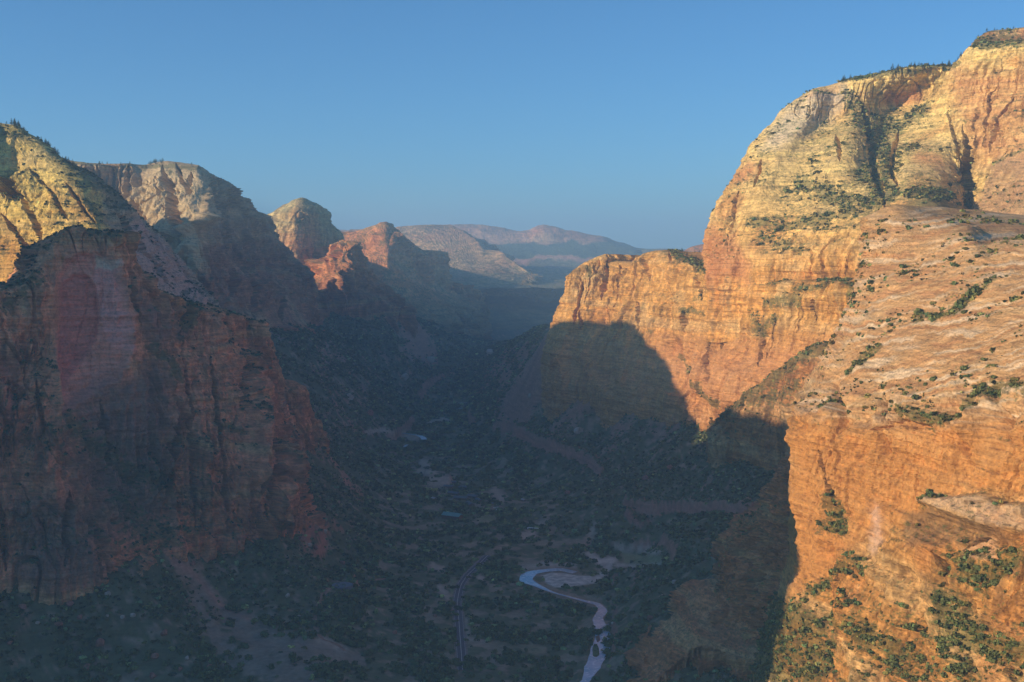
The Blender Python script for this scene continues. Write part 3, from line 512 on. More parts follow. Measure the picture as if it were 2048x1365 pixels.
sheet('red_ridge', [
    [(540, 500, 4000), (575, 512, 3990), (600, 530, 3980), (615, 548, 3960), (628, 545, 3950), (635, 530, 3940), (645, 518, 3935), (655, 521, 3930), (662, 512, 3930), (672, 515, 3930), (680, 495, 3950), (690, 478, 3960), (698, 484, 3960), (706, 502, 3960), (718, 525, 3950), (730, 538, 3970), (745, 546, 3990), (752, 553, 3995), (765, 565, 4000), (780, 577, 4030), (792, 592, 4050), (805, 606, 4080), (814, 622, 4100)],
    [(560, 545, 3800), (600, 570, 3780), (640, 568, 3760), (680, 548, 3800), (700, 550, 3850), (720, 570, 3900), (760, 590, 3950), (800, 615, 4040), (815, 630, 4080)],
    [(560, 600, 3720), (620, 600, 3700), (650, 590, 3740), (700, 590, 3820), (750, 600, 3900), (800, 620, 4020), (816, 635, 4070)],
    [(560, 680, 3640), (600, 672, 3650), (650, 657, 3720), (700, 648, 3800), (760, 638, 3910), (817, 630, 4060)]],
    wrapR=WR, S=1.5, down=60, back=((-80, 100, -30), (-200, 250, -120), (-300, 500, -500)), flute=2.2, plate=1.8, fine=2, vc=1.8,
    colf=lambda A: rock_col(A, hi=(800, 1000), base=(0.68, 0.29, 0.16), low=(0.44, 0.19, 0.14), zlow=(320, 420), varn=.4, vegamt=.6))
sheet('mountain', [
    [(640, 468, 5700), (670, 462, 5620), (685, 462, 5600), (710, 462, 5550), (730, 455, 5500), (750, 449, 5450), (762, 444, 5410), (772, 444, 5400), (785, 455, 5400), (800, 470, 5450), (820, 481, 5500), (835, 493, 5520), (850, 500, 5530), (866, 501, 5550), (875, 512, 5580), (882, 532, 5600), (892, 557, 5650), (925, 568, 5750), (950, 580, 5850), (962, 587, 5900)],
    [(640, 520, 5450), (690, 510, 5350), (730, 505, 5200), (775, 505, 5100), (810, 530, 5250), (850, 555, 5400), (890, 575, 5550), (930, 590, 5750), (962, 600, 5850)],
    [(640, 580, 5200), (720, 570, 5050), (780, 570, 4900), (830, 590, 5000), (880, 600, 5200), (930, 610, 5500), (962, 612, 5800)],
    [(640, 660, 4700), (760, 660, 4500), (840, 660, 4600), (900, 670, 5000), (965, 680, 5500)]],
    wrapR=WR, S=2.0, back=((-100, 200, -60), (-300, 500, -200), (-500, 900, -500)), flute=2.6, plate=2.2, mat=M_rock_far,
    colf=lambda A: rock_col(A, hi=(560, 760), base=(0.70, 0.30, 0.17), low=(.24, .18, .11), zlow=(140, 330), varn=.3, vegamt=.7, pv=.0))
sheet('hills', [
    [(860, 575, 6400), (900, 590, 6600), (940, 584, 6900), (960, 580, 7000), (978, 574, 7000), (992, 574, 7000), (1010, 580, 7050), (1030, 589, 7100), (1055, 593, 7150), (1090, 598, 7200), (1130, 600, 7200), (1300, 600, 7300)],
    [(860, 620, 6200), (1000, 612, 6600), (1130, 622, 6700), (1300, 622, 6800)],
    [(860, 700, 5600), (1000, 690, 5900), (1130, 690, 6000), (1300, 700, 6000)]],
    S=3.0, back=((0, 300, -60), (0, 900, -200), (0, 1500, -500)), flute=.3, mat=M_rock_far, res=2.5,
    colf=lambda A: rock_col(A, hi=(2000, 3000), base=(.25, .16, .10), varn=.2, vegamt=1.2, pv=.25))
sheet('red_mesa', [
    [(700, 460, 9430), (780, 456, 9184), (800, 453, 9020), (850, 450, 9020), (900, 450, 9266), (920, 459, 9020), (940, 469, 8692), (960, 483, 8364), (975, 497, 8200), (990, 500, 8118), (1005, 504, 7954), (1020, 516, 7790), (1040, 531, 7626), (1062, 546, 7544)],
    [(700, 500, 8856), (850, 490, 8446), (900, 500, 8118), (950, 515, 7872), (1000, 530, 7626), (1065, 550, 7462)],
    [(700, 540, 8036), (850, 530, 7708), (950, 540, 7380), (1010, 545, 7380), (1070, 555, 7380)],
    [(700, 600, 6560), (850, 590, 6478), (950, 590, 6560), (1070, 590, 6724)]],
    wrapR=WR, S=4.0, back=((0, 400, -40), (-300, 900, -200), (-500, 1500, -700)), flute=3.0, plate=2.5, mat=M_rock_far,
    colf=lambda A: rock_col(A, hi=(2000, 3000), base=(.54, .31, .22), low=(.20, .21, .13), zlow=(210, 400), varn=.2, vegamt=.6, pv=.0))
def ex_f(A, c, veg):
    px, py = A['px'], A['py']
    g = sstep(484, 490, py + 3 * noise(px / 30, 0 * px, 0 * px)) * (1 - sstep(512, 516, py)) * sstep(930, 1010, px); c = mixc(c, (.10, .13, .07), g)
    b = np.exp(-((py - 517.5 - (px - 1150) * -.012) / 2.6) ** 2) * sstep(1020, 1050, px); c = mixc(c, (.55, .27, .19), b)
    lo = sstep(522, 526, py); c = mixc(c, (.24, .21, .13), lo); return c, veg * (1 - g) * (1 - b) + .3 * lo
sheet('far_mesa', [
    [(600, 462, 13860), (780, 458, 13200), (830, 452, 13200), (880, 450, 13200), (930, 449, 13200), (960, 450, 13200), (985, 455, 13200), (1010, 458, 13200), (1035, 462, 13200), (1058, 462, 13068), (1072, 456, 12870), (1088, 451, 12870), (1110, 453, 12870), (1130, 460, 12870), (1152, 463, 12870), (1175, 469, 12870), (1200, 473, 12870), (1225, 483, 12870), (1250, 488, 12870), (1285, 497, 12870), (1330, 500, 12540), (1500, 503, 12540)],
    [(600, 488, 12870), (900, 487, 12540), (1000, 488, 12408), (1100, 487, 12210), (1200, 487, 12276), (1260, 493, 12408), (1330, 502, 12408), (1500, 505, 12408)],
    [(600, 512, 11220), (1000, 513, 11220), (1280, 512, 11352), (1500, 512, 11550)],
    [(600, 520, 11088), (1000, 520, 11088), (1280, 518, 11220), (1500, 518, 11418)],
    [(600, 545, 8910), (1000, 545, 8910), (1500, 545, 8910)], [(600, 575, 6600), (1500, 575, 6600)]],
    S=5.5, amp=1.6, back=((0, 800, 0), (0, 3000, -100), (0, 6000, -900)), flute=1.0, mat=M_rock_far,
    colf=lambda A: rock_col(A, hi=(2000, 3000), base=(.50, .28, .21), varn=.1, vegamt=.3, extra=ex_f))
sheet('far_hills', [[(1280, 500, 11200), (1330, 497, 11200), (1372, 499, 11200), (1420, 497, 11200), (1600, 500, 11200)], [(1280, 530, 9800), (1600, 530, 9800)]], S=6, mat=M_rock_far,
    back=((0, 800, -50), (0, 3000, -400)), flute=.5, colf=lambda A: rock_col(A, hi=(2000, 3000), base=(.3, .22, .16), vegamt=.8, pv=.3))
sheet('red_knoll', [[(1368, 506, 6200), (1378, 500, 6200), (1386, 494, 6200), (1400, 490, 6200), (1415, 486, 6200), (1450, 480, 6200)], [(1368, 520, 6100), (1450, 520, 6000)]], S=2, back=((0, 200, -10), (0, 600, -200)), down=40,
    colf=lambda A: rock_col(A, hi=(2000, 3000), base=(.48, .2, .12), vegamt=.6, varn=.3))
# ------------------------------------------------------------------ unseen masses on the sun side, crests shaped to cast the valley's shadow
_dx, _dy = -SD[0] / math.cos(_e), -SD[1] / math.cos(_e)      # horizontal travel of the light
def ridge(name, wz, s0, half, roughn=25, res=22, colr=(.42, .30, .2)):
    """a broad ridge along w (perpendicular to the light), crest heights wz=[(w,z)], flanks falling to both sides"""
    wz = np.array(wz, float); ws = np.arange(wz[0, 0] - half, wz[-1, 0] + half, res); ss = np.arange(-half, half, res)
    W, S_ = np.meshgrid(ws, ss); h = np.interp(W, wz[:, 0], wz[:, 1]) + 8 * noise(W / 45, 0 * W, 0 * W + 3) + 6 * noise(W / 17, 0 * W, 0 * W + 8)
    end = np.clip(np.maximum(wz[0, 0] - W, W - wz[-1, 0]) / 140, 0, 9); r = np.sqrt((np.maximum(np.abs(S_) - half * .25, 0) / (half * .6)) ** 2 + end ** 2)
    x = (s0 + S_) * _dx + W * -_dy; y = (s0 + S_) * _dy + W * _dx
    z = h * (1 - sstep(.0, 1.15, r)) - 60
    nn = noise(x / 160, y / 160, 0 * x) ; z = z + 60 * (r < .05) + (60 - roughn * np.abs(nn)) * (r >= .05) - 60 * (r > 1.1)
    p = np.stack([x, y, z], -1); c = np.broadcast_to(np.array(colr, np.float32), p.shape) * (1 + .2 * noise(x / 60, y / 60, z / 20))[..., None]
    return setp(mesh_np(name, p, gquads(*x.shape), col=c, mat=M_rock), kind='structure')
ridge('mountain', [(800, 380), (850, 575), (880, 650), (905, 695), (1080, 785), (1300, 795), (1600, 790), (1648, 798), (1690, 755), (1735, 715), (1760, 650), (1800, 560)], -1000, 480, res=14)  # off-frame peak, crest profile set by the shadow edge on the right walls
ridge('shadow_plateau', [(2250, 680), (2400, 700), (3000, 715), (3080, 600)], -400, 330, res=9)  # added out of sight to shade the cliff's left end and its spur
ridge('shadow_plateau', [(4700, 560), (5200, 620), (5900, 720), (6400, 830), (7600, 880), (9000, 900)], 450, 620, res=40)  # added behind the left mountains to put the closing hills in shade

# ------------------------------------------------------------------ the canyon floor and its talus slopes
GC = [(1190, 1350, 'f', 0), (1190, 1250, 'f', 0), (1140, 1200, 'f', 0), (1060, 1155, 'f', 0), (1150, 1145, 'f', 0), (1000, 1340, 'f', 0), (925, 1300, 'f', 2), (915, 1200, 'f', 2), (950, 1135, 'f', 2), (1000, 1080, 'f', 1), (1170, 1080, 'f', 3),
      (980, 1010, 'f', 0), (905, 1035, 'f', 4), (1065, 1058, 'f', 2), (860, 965, 'f', 0), (830, 875, 'f', 0), (900, 840, 'f', 0), (930, 805, 'f', 0), (1250, 1110, 'f', 6), (1300, 1100, 'f', 14), (1230, 1200, 'f', 8), (1260, 1350, 'f', 12), (760, 1250, 'f', 14), (800, 1340, 'f', 6), (990, 900, 'f', 2), (1060, 960, 'f', 4),
      (685, 1173, 'f', 30), (635, 1250, 'f', 28), (560, 1340, 'f', 24), (700, 1300, 'f', 14), (0, 1365, 1200), (0, 1250, 1250), (250, 1300, 1260), (300, 1200, 1330), (450, 1200, 1420), (-300, 1365, 1080), (-300, 1210, 1150),
      (0, 1155, 1300), (200, 1145, 1345), (340, 1105, 1440), (490, 1085, 1530), (560, 1055, 1590), (630, 1045, 1680), (640, 900, 2050), (590, 900, 2000), (560, 720, 2700), (600, 680, 2950), (640, 665, 3200), (700, 648, 3750), (760, 636, 3900), (815, 626, 4080),
      (650, 1130, 1620), (750, 1080, 1800), (720, 1000, 2050), (700, 920, 2350), (750, 900, 2650), (650, 800, 2650), (700, 750, 3050), (750, 780, 3150), (820, 800, 3500), (800, 700, 3750), (860, 740, 4000), (870, 660, 4300), (900, 690, 4500), (940, 720, 4250),
      (1090, 742, 2680), (1180, 780, 2470), (1280, 812, 2290), (1375, 830, 2130), (1400, 880, 2040), (1500, 900, 1860), (1590, 925, 1720), (1650, 940, 1600), (1450, 960, 1800), (1300, 900, 2180), (1200, 860, 2400), (1100, 820, 2650), (1000, 780, 3200), (960, 800, 3450),
      (1200, 1000, 2000), (1100, 940, 2350), (1040, 860, 2800), (1300, 1000, 1900), (1450, 1020, 1680), (1380, 1100, 1500), (1330, 1080, 1620), (1250, 1050, 1850), (1300, 1250, 1330), (1270, 1330, 1230), (1400, 1180, 1380), (1500, 1340, 1120), (1380, 1320, 1180), (1600, 1300, 1050), (1600, 1100, 1200),
      (1095, 672, 2900), (1060, 682, 3300), (1020, 690, 3700), (975, 693, 4200), (1040, 740, 3200), (985, 740, 3700),
      (970, 680, 5600), (1050, 660, 6200), (1100, 640, 7000), (900, 660, 5200), (850, 650, 4500), (1000, 640, 7000), (820, 640, 4350), (880, 650, 4450)]
gp = []; gz = []
for c in GC:
    q = Pz(c[0], c[1], c[3]) if c[2] == 'f' else P(c[0], c[1], c[2])
    gp.append((q[0] / q[1] * 3.5, math.log(q[1]) * 2.2)); gz.append(q[2])
for (a, Y, z) in [(-.9, 700, 60), (0, 700, 0), (.9, 600, 60), (-.9, 1500, 100), (-.9, 3000, 200), (.8, 2500, 250), (-.5, 6000, 250), (.5, 5000, 250), (.5, 9000, 80), (0, 9000, 40), (-.5, 9000, 150), (0, 14000, 60), (.6, 14000, 60), (-.6, 14000, 60), (0, 26000, 50), (.6, 26000, 50), (-.6, 26000, 50), (.13, 3300, 120), (.2, 3500, 120), (.3, 3200, 150), (.2, 5000, 80), (.35, 4200, 150), (.12, 4500, 60), (.2, 1000, 60), (-.15, 1000, 10), (.05, 1000, 0)]:
    gp.append((a * 3.5, math.log(Y) * 2.2)); gz.append(z)
gp = np.array(gp); gz = np.array(gz); Nn = len(gp)
def _phi(r2): return np.where(r2 > 1e-12, r2 * np.log(r2 + 1e-12), 0)
_A = np.zeros((Nn + 3, Nn + 3)); _A[:Nn, :Nn] = _phi(((gp[:, None] - gp[None]) ** 2).sum(-1)) + np.eye(Nn) * 0.003
_A[:Nn, Nn] = 1; _A[:Nn, Nn + 1:] = gp; _A[Nn:, :Nn] = _A[:Nn, Nn:].T
_w = np.linalg.solve(_A, np.concatenate([gz, [0, 0, 0]]))
RIV = [(1172, 1362, 18), (1185, 1335, 34), (1200, 1300, 40), (1205, 1265, 34), (1196, 1240, 22), (1205, 1222, 20), (1196, 1210, 16), (1170, 1203, 10), (1140, 1195, 6), (1105, 1185, 6), (1075, 1172, 14), (1052, 1160, 24), (1060, 1148, 18), (1090, 1142, 10), (1120, 1140, 10), (1150, 1146, 12)]
ROAD = [(925, 1340), (923, 1310), (920, 1270), (917, 1230), (915, 1200), (920, 1175), (933, 1152), (952, 1133), (975, 1110), (1000, 1095)]
FLATS = [([(a, b) for a, b, _ in RIV], 26), (ROAD, 16), ([(1070, 1155), (1200, 1150), (1180, 1110), (1320, 1115)], 30), ([(880, 1030), (1000, 1000), (1070, 1060)], 25), ([(790, 860), (930, 840)], 20), ([(860, 960), (890, 965)], 14)]
def gheight_raw(x, Y):
    u = np.stack([x / Y * 3.5, np.log(Y) * 2.2], -1); sh = u.shape[:-1]; u = u.reshape(-1, 2); z = np.zeros(len(u))
    for s in range(0, len(u), 40000):
        b = u[s:s + 40000]; z[s:s + 40000] = _phi(((b[:, None] - gp[None]) ** 2).sum(-1)) @ _w[:Nn] + _w[Nn] + b @ _w[Nn + 1:]
    return z.reshape(sh)
LEDGE = [([(1035, 865), (1075, 890), (1130, 905), (1190, 935), (1200, 945)], 9, 14), ([(1255, 1010), (1300, 1018), (1400, 1022), (1500, 1025)], 8, 12), ([(1260, 1030), (1290, 1045)], 10, 8), ([(1345, 800), (1370, 830)], 8, 5),
         ([(250, 1090), (215, 1120)], 12, 8), ([(610, 1060), (640, 1075), (635, 1100)], 12, 8), ([(840, 790), (850, 770), (900, 745)], 8, 10)]
def gheight(x, Y, detail=True):
    z = gheight_raw(x, Y); z = np.where(z > 220, 220 + 60 * np.tanh((z - 220) / 60), z); z = np.maximum(z, -20); p = np.stack([x, Y, z], -1); px, py = project(p)
    fl = np.zeros(px.shape)
    for pts, wd in FLATS: fl = np.maximum(fl, brush(px, py, pts, wd))
    fl = sstep(.15, .6, fl); tgt = np.where(z < 20, 0.0, z)
    for (cx_, cy_, zz) in ((685, 1173, 30),): fl2 = sstep(.3, .8, brush(px, py, [(cx_ - 12, cy_), (cx_ + 12, cy_)], 22)); z = lerp(z, zz, fl2)
    z = lerp(z, tgt, fl)
    if detail:
        g = (1 - fl) * sstep(3, 40, z); sc = np.clip(Y / 2000, .6, 3)
        z = z + g * (6 + 9 * noise(x / 140, Y / 140, 0 * x) - 9 * np.abs(noise(x / 70, Y / 90, 0 * x + 3)) + 3 * noise(x / 25, Y / 25, 0 * x) + 1.2 * noise(x / 9, Y / 9, 0 * x))
        for pts, wd, hgt in LEDGE: z = z + hgt * sstep(.35, .6, brush(px, py, pts, wd)) * (1 + .4 * noise(x / 12, Y / 12, 0 * x))
    return z
NU, NV = 760, 620
ang = np.linspace(-.62, .62, NU); YY = np.exp(np.concatenate([np.linspace(math.log(650), math.log(5200), 500), np.linspace(math.log(5250), math.log(30000), NV - 500)]))
AN, YG = np.meshgrid(ang, YY); XG = AN * YG; ZG = gheight(XG, YG)
GPOS = np.stack([XG, YG, ZG], -1); gpx, gpy = project(GPOS); gn = normals(GPOS); gn = np.where(gn[..., 2:] < 0, -gn, gn)
def ground_col():
    x, y, z = XG, YG, ZG; px, py = gpx, gpy
    c = np.broadcast_to(np.array((.30, .22, .15), np.float32), GPOS.shape).copy()
    c *= (1 + .3 * noise(x / 30, y / 30, 0 * x) + .2 * noise(x / 8, y / 8, 0 * x))[..., None]
    c = mixc(c, (.42, .19, .13), sstep(.75, .55, gn[..., 2]) * .9)
    for pts, wd, _ in LEDGE: c = mixc(c, (.46, .19, .13), sstep(.25, .5, brush(px, py, pts, wd * 1.15)))
    veg = np.full(px.shape, .75); veg *= sstep(.5, .75, gn[..., 2])
    fan = np.maximum.reduce([brush(px, py, [(350, 1120), (400, 1170), (450, 1230), (500, 1260), (520, 1290)], [14, 16, 18, 24, 30]), brush(px, py, [(480, 1250), (560, 1290), (640, 1300), (720, 1320)], [30, 34, 26, 10]), brush(px, py, [(500, 1320), (600, 1345)], 34), brush(px, py, [(380, 1150), (400, 1220), (470, 1330)], 20) * .7])
    c = mixc(c, (.30, .24, .18), fan * .85); c = mixc(c, (.46, .25, .18), brush(px, py, [(340, 1115), (390, 1150), (440, 1210), (510, 1245)], [14, 7, 7, 6]) * .8); veg = veg * (1 - .8 * np.clip(fan * 1.2, 0, 1))
    sand = np.maximum.reduce([poly(px, py, [(1082, 1152), (1105, 1146), (1135, 1150), (1160, 1152), (1205, 1155), (1200, 1165), (1150, 1172), (1110, 1175), (1090, 1165)], 3), brush(px, py, [(1180, 1110), (1200, 1125), (1225, 1120), (1210, 1145), (1195, 1155)], 9),
        brush(px, py, [(1235, 1095), (1290, 1100), (1310, 1105)], 7) * .6, brush(px, py, [(1220, 1130), (1290, 1132), (1320, 1125)], 5) * .6, brush(px, py, [(1045, 1135), (1090, 1128), (1150, 1130)], 6) * .7])
    c = mixc(c, (.62, .54, .46), sand); veg *= (1 - sand * .95)
    mead = np.maximum.reduce([poly(px, py, [(898, 1158), (922, 1156), (918, 1185), (905, 1195), (900, 1180)], 3), poly(px, py, [(1240, 1105), (1330, 1112), (1320, 1128), (1250, 1128)], 5), brush(px, py, [(1000, 1290), (1080, 1300)], 14) * .6, poly(px, py, [(950, 1032), (992, 1030), (990, 1045), (958, 1046)], 3)])
    c = mixc(c, (.24, .25, .13), mead); veg *= 1 - .9 * mead
    dirt = np.maximum.reduce([brush(px, py, [(880, 1175), (895, 1195)], 7.5), brush(px, py, [(868, 1135), (885, 1140)], 7.5), brush(px, py, [(958, 1155), (964, 1157)], 6.0), brush(px, py, [(930, 1240), (935, 1270)], 7.5) * .7, brush(px, py, [(935, 1275), (980, 1290)], 9.0) * .6,
        brush(px, py, [(1172, 1090), (1180, 1070), (1190, 1050)], [9, 6, 4]), brush(px, py, [(865, 960), (895, 962)], 13.5), brush(px, py, [(845, 925), (855, 930)], 9.0), brush(px, py, [(835, 943), (870, 945)], 6.0), brush(px, py, [(735, 865), (765, 860), (800, 868), (835, 878)], 6.0) , brush(px, py, [(860, 845), (890, 838), (905, 845)], 6.0),
        brush(px, py, [(990, 985), (1005, 998)], 10.5), brush(px, py, [(1050, 1072), (1065, 1068)], 9.0), brush(px, py, [(1080, 1050), (1100, 1035)], 7.5) * .7, brush(px, py, [(640, 1280), (690, 1300)], 7.5)])
    c = mixc(c, (.50, .38, .29), dirt * .9); veg *= 1 - dirt * .95
    opn = sstep(.15, .45, noise(x / 42, y / 42, 0 * x + 7)) * (z < 14) * (py > 900) * .7; c = mixc(c, (.28, .24, .16), opn * .8); veg *= 1 - opn
    org = brush(px, py, [(1172, 1090), (1175, 1078)], 8); c = mixc(c, (.40, .22, .14), org * .8)
    rub = sstep(.25, .7, noise(x / 60, y / 60, 0 * x + 5)) * sstep(60, 140, z) * .5; veg *= 1 - rub; c = mixc(c, (.30, .15, .11), rub)
    grn = brush(px, py, [(1385, 850), (1400, 872), (1415, 860)], 26); veg = np.maximum(veg, grn * .85)
    lgr = sstep(5, 40, z); clear = np.zeros(px.shape)
    for pts, wd in ((ROAD, 7), ([(a, b) for a, b, _ in RIV], 11)): clear = np.maximum(clear, sstep(.3, .7, brush(px, py, pts, wd)))
    veg *= 1 - clear
    gcol = mixc(np.broadcast_to(np.array((.075, .105, .045), np.float32), GPOS.shape), (.10, .13, .06), 1 - lgr)
    vn = fbm(GPOS, 14, 1, 2, 17.0) * .5 + .5; m = sstep(0, .25, veg - vn * .9); c = c + (gcol - c) * (m * .8)[..., None]
    far = sstep(5000, 9000, YG); c = mixc(c, (.20, .19, .12), far * .8)
    return c, veg
gcol, gveg = ground_col()
setp(mesh_np('ground', GPOS, gquads(NV, NU)[:, ::-1], col=gcol, mat=M_soil), kind='structure')

# ------------------------------------------------------------------ haze
def box_mesh(name, lo, hi, mat):
    v = [(x, y, z) for x in (lo[0], hi[0]) for y in (lo[1], hi[1]) for z in (lo[2], hi[2])]
    return mesh_np(name, v, quads=[(0, 1, 3, 2), (4, 6, 7, 5), (0, 4, 5, 1), (2, 3, 7, 6), (0, 2, 6, 4), (1, 5, 7, 3)], mat=mat, smooth=False)
hz = bpy.data.materials.new('haze_air'); hz.use_nodes = True; hn = hz.node_tree.nodes; hn.remove(hn['Principled BSDF'])
pv = hn.new('ShaderNodeVolumePrincipled'); pv.inputs['Color'].default_value = (.42, .71, 1.0, 1); pv.inputs['Density'].default_value = 8e-5; pv.inputs['Anisotropy'].default_value = 0.0
hz.node_tree.links.new(pv.outputs[0], hn['Material Output'].inputs['Volume'])
setp(box_mesh('haze', (-21000, -1500, -1600), (21000, 31500, 1150), hz), label='pale blue morning haze filling the canyon air', cat='haze', kind='stuff')
# ------------------------------------------------------------------ what hides what (so that growth is planted where it can be seen)
ZB = np.full((171, 256), 1e9)
for A in list(SHEETS.values()):
    ix = (A['px'] / 8).astype(int); iy = (A['py'] / 8).astype(int); ok = (ix >= 0) & (ix < 256) & (iy >= 0) & (iy < 171)
    np.minimum.at(ZB, (iy[ok], ix[ok]), A['p'][..., 1][ok])
def seen(px, py, Y, slack=30):
    ix = (px / 8).astype(int); iy = (py / 8).astype(int); ok = (ix >= 0) & (ix < 256) & (iy >= 0) & (iy < 171)
    r = np.zeros(px.shape, bool); r[ok] = Y[ok] < ZB[iy[ok], ix[ok]] + slack + Y[ok] * .01; return r

# ------------------------------------------------------------------ plants
def clump(nq, seed, sx=1.0, sz=0.85, leaf=.42, top=0.0):
    g = np.random.default_rng(seed); d = g.normal(size=(nq, 3)); d /= np.linalg.norm(d, axis=1)[:, None]
    lob = g.normal(size=(3, 3)) * .35
    c = d * (g.uniform(.35, 1.0, nq) ** .6)[:, None] * np.array([sx, sx, sz]) + lob[g.integers(0, 3, nq)] * np.array([1, 1, .5])
    c[:, 2] = np.abs(c[:, 2] + sz * .75); n = d + g.normal(size=(nq, 3)) * .5; n /= np.linalg.norm(n, axis=1)[:, None]
    a = np.cross(n, g.normal(size=(nq, 3))); a /= np.linalg.norm(a, axis=1)[:, None]; b = np.cross(n, a); s = (leaf * g.uniform(.6, 1.3, nq))[:, None]
    v = np.stack([c - a * s - b * s * .7, c + a * s - b * s * .8, c + a * s * .8 + b * s, c - a * s * .7 + b * s * .8], 1).reshape(-1, 3)
    return v, np.arange(nq * 4).reshape(-1, 4)
def pine(nq, seed, h=3.0, r=1.0):
    g = np.random.default_rng(seed); t = g.uniform(.12, 1, nq) ** .8; lay = np.round(t * 7) / 7 * .6 + t * .4; rad = r * (1 - lay) ** .8 * g.uniform(.5, 1.15, nq) + .05; an = g.uniform(0, 6.28, nq)
    c = np.stack([rad * np.cos(an), rad * np.sin(an), lay * h - rad * .25], 1); d = np.stack([np.cos(an), np.sin(an), -.35 + 0 * an], 1)
    tg = np.stack([-np.sin(an), np.cos(an), g.normal(size=nq) * .3], 1); s = (.34 * (1.15 - lay))[:, None]
    v = np.stack([c - d * s - tg * s * .8, c + d * s * .8 - tg * s * .5, c + d * s + tg * s * .5, c - d * s * .6 + tg * s * .8], 1).reshape(-1, 3)
    return v, np.arange(nq * 4).reshape(-1, 4)
def trunk_mesh(h, r, seed, limbs=3):
    g = np.random.default_rng(seed); V = []; Q = []
    def tube(a, b, ra, rb):
        a = np.array(a, float); b = np.array(b, float); d = b - a; d /= np.linalg.norm(d); u = np.cross(d, [.3, .9, .1]); u /= np.linalg.norm(u); w_ = np.cross(d, u); k = len(V)
        for p_, rr in ((a, ra), (b, rb)):
            for i in range(6): t = i * math.pi / 3; V.append(p_ + rr * (u * math.cos(t) + w_ * math.sin(t)))
        for i in range(6): j = (i + 1) % 6; Q.append((k + i, k + j, k + 6 + j, k + 6 + i))
    tube((0, 0, -1), (0.05 * h, 0, h * .6), r, r * .6); tube((0.05 * h, 0, h * .6), (0, .05 * h, h), r * .6, r * .3)
    for i in range(limbs): t = i * 2.2 + g.uniform(0, 1); tube((0.04 * h, 0, h * .55), (.35 * h * math.cos(t), .35 * h * math.sin(t), h * .95), r * .4, r * .15)
    return np.array(V), np.array(Q)
LODS = {'leafy': [[clump(46, s, 1, .9, .34) for s in range(4)], [clump(22, s + 10, 1, .85, .46) for s in range(4)], [clump(10, s + 20, 1, .8, .62) for s in range(4)], [clump(5, s + 30, 1, .7, .8) for s in range(4)]],
        'pine': [[pine(60, s) for s in range(4)], [pine(34, s + 10) for s in range(4)], [pine(22, s + 20) for s in range(4)], [pine(12, s + 30) for s in range(4)]]}
def merged(name, pts, size, cols, kind='leafy', **props):
    if not len(pts): return
    Y = pts[:, 1]; ps = size * 2 * 1200 / Y; lod = np.where(ps > 6, 0, np.where(ps > 3.6, 1, np.where(ps > 2.2, 2, 3))); var = rng.integers(0, 4, len(pts)); rot = rng.uniform(0, 6.28, len(pts))
    Vs = []; Qs = []; Cs = []; k = 0
    for L in range(4):
        for v_ in range(4):
            m = (lod == L) & (var == v_)
            if not m.any(): continue
            pv_, pq = LODS[kind][L][v_]; n = m.sum(); c, s = np.cos(rot[m])[:, None], np.sin(rot[m])[:, None]
            x = pv_[None, :, 0] * c - pv_[None, :, 1] * s; y = pv_[None, :, 0] * s + pv_[None, :, 1] * c; z = np.broadcast_to(pv_[None, :, 2], x.shape)
            asp = rng.uniform(.7, 1.35, (n, 1, 3)) * (np.array([1, 1, .85]) if kind == 'leafy' else np.array([.85, .85, 1.1]))
            V = np.stack([x, y, z], -1) * asp * size[m][:, None, None] + pts[m][:, None]; Vs.append(V.reshape(-1, 3))
            Qs.append((pq[None] + (np.arange(n) * len(pv_))[:, None, None]).reshape(-1, 4) + k); k += n * len(pv_)
            q = cols[m][:, None, :] * rng.uniform(.75, 1.25, (n, len(pv_) // 4))[..., None]; Cs.append(np.repeat(q, 4, axis=1).reshape(-1, 3))
    o = mesh_np(name, np.concatenate(Vs), np.concatenate(Qs), col=np.concatenate(Cs), mat=M_leaf, smooth=False)
    return setp(o, kind='stuff', **props)
def pick(pos, weight, n):
    w_ = np.clip(np.nan_to_num(weight.ravel().astype(float)), 0, None)
    if n == 0 or w_.sum() <= 0: return np.zeros(0, int)
    return rng.choice(len(w_), size=n, p=w_ / w_.sum())
def cell_area(p):
    du = np.gradient(p, axis=1); dv = np.gradient(p, axis=0); return np.linalg.norm(np.cross(du, dv), axis=-1)
def jit(P_, idx, step):
    return P_.reshape(-1, 3)[idx]

KIND = {}          # kind -> list of (pos, size, colour, px, py, place)
def addk(kind, pos, size, col, place):
    px, py = project(pos); KIND.setdefault(kind, []).append((pos, size, col, px, py, np.array([place] * len(pos), object)))
def greens(n, base, j=.35, warm=.3):
    c = np.array(base)[None] * np.exp(rng.normal(0, j * 1.1, (n, 1))); c = c * (1 + np.array([warm, 0, -warm * .5])[None] * rng.uniform(-.6, 1, (n, 1))); return c

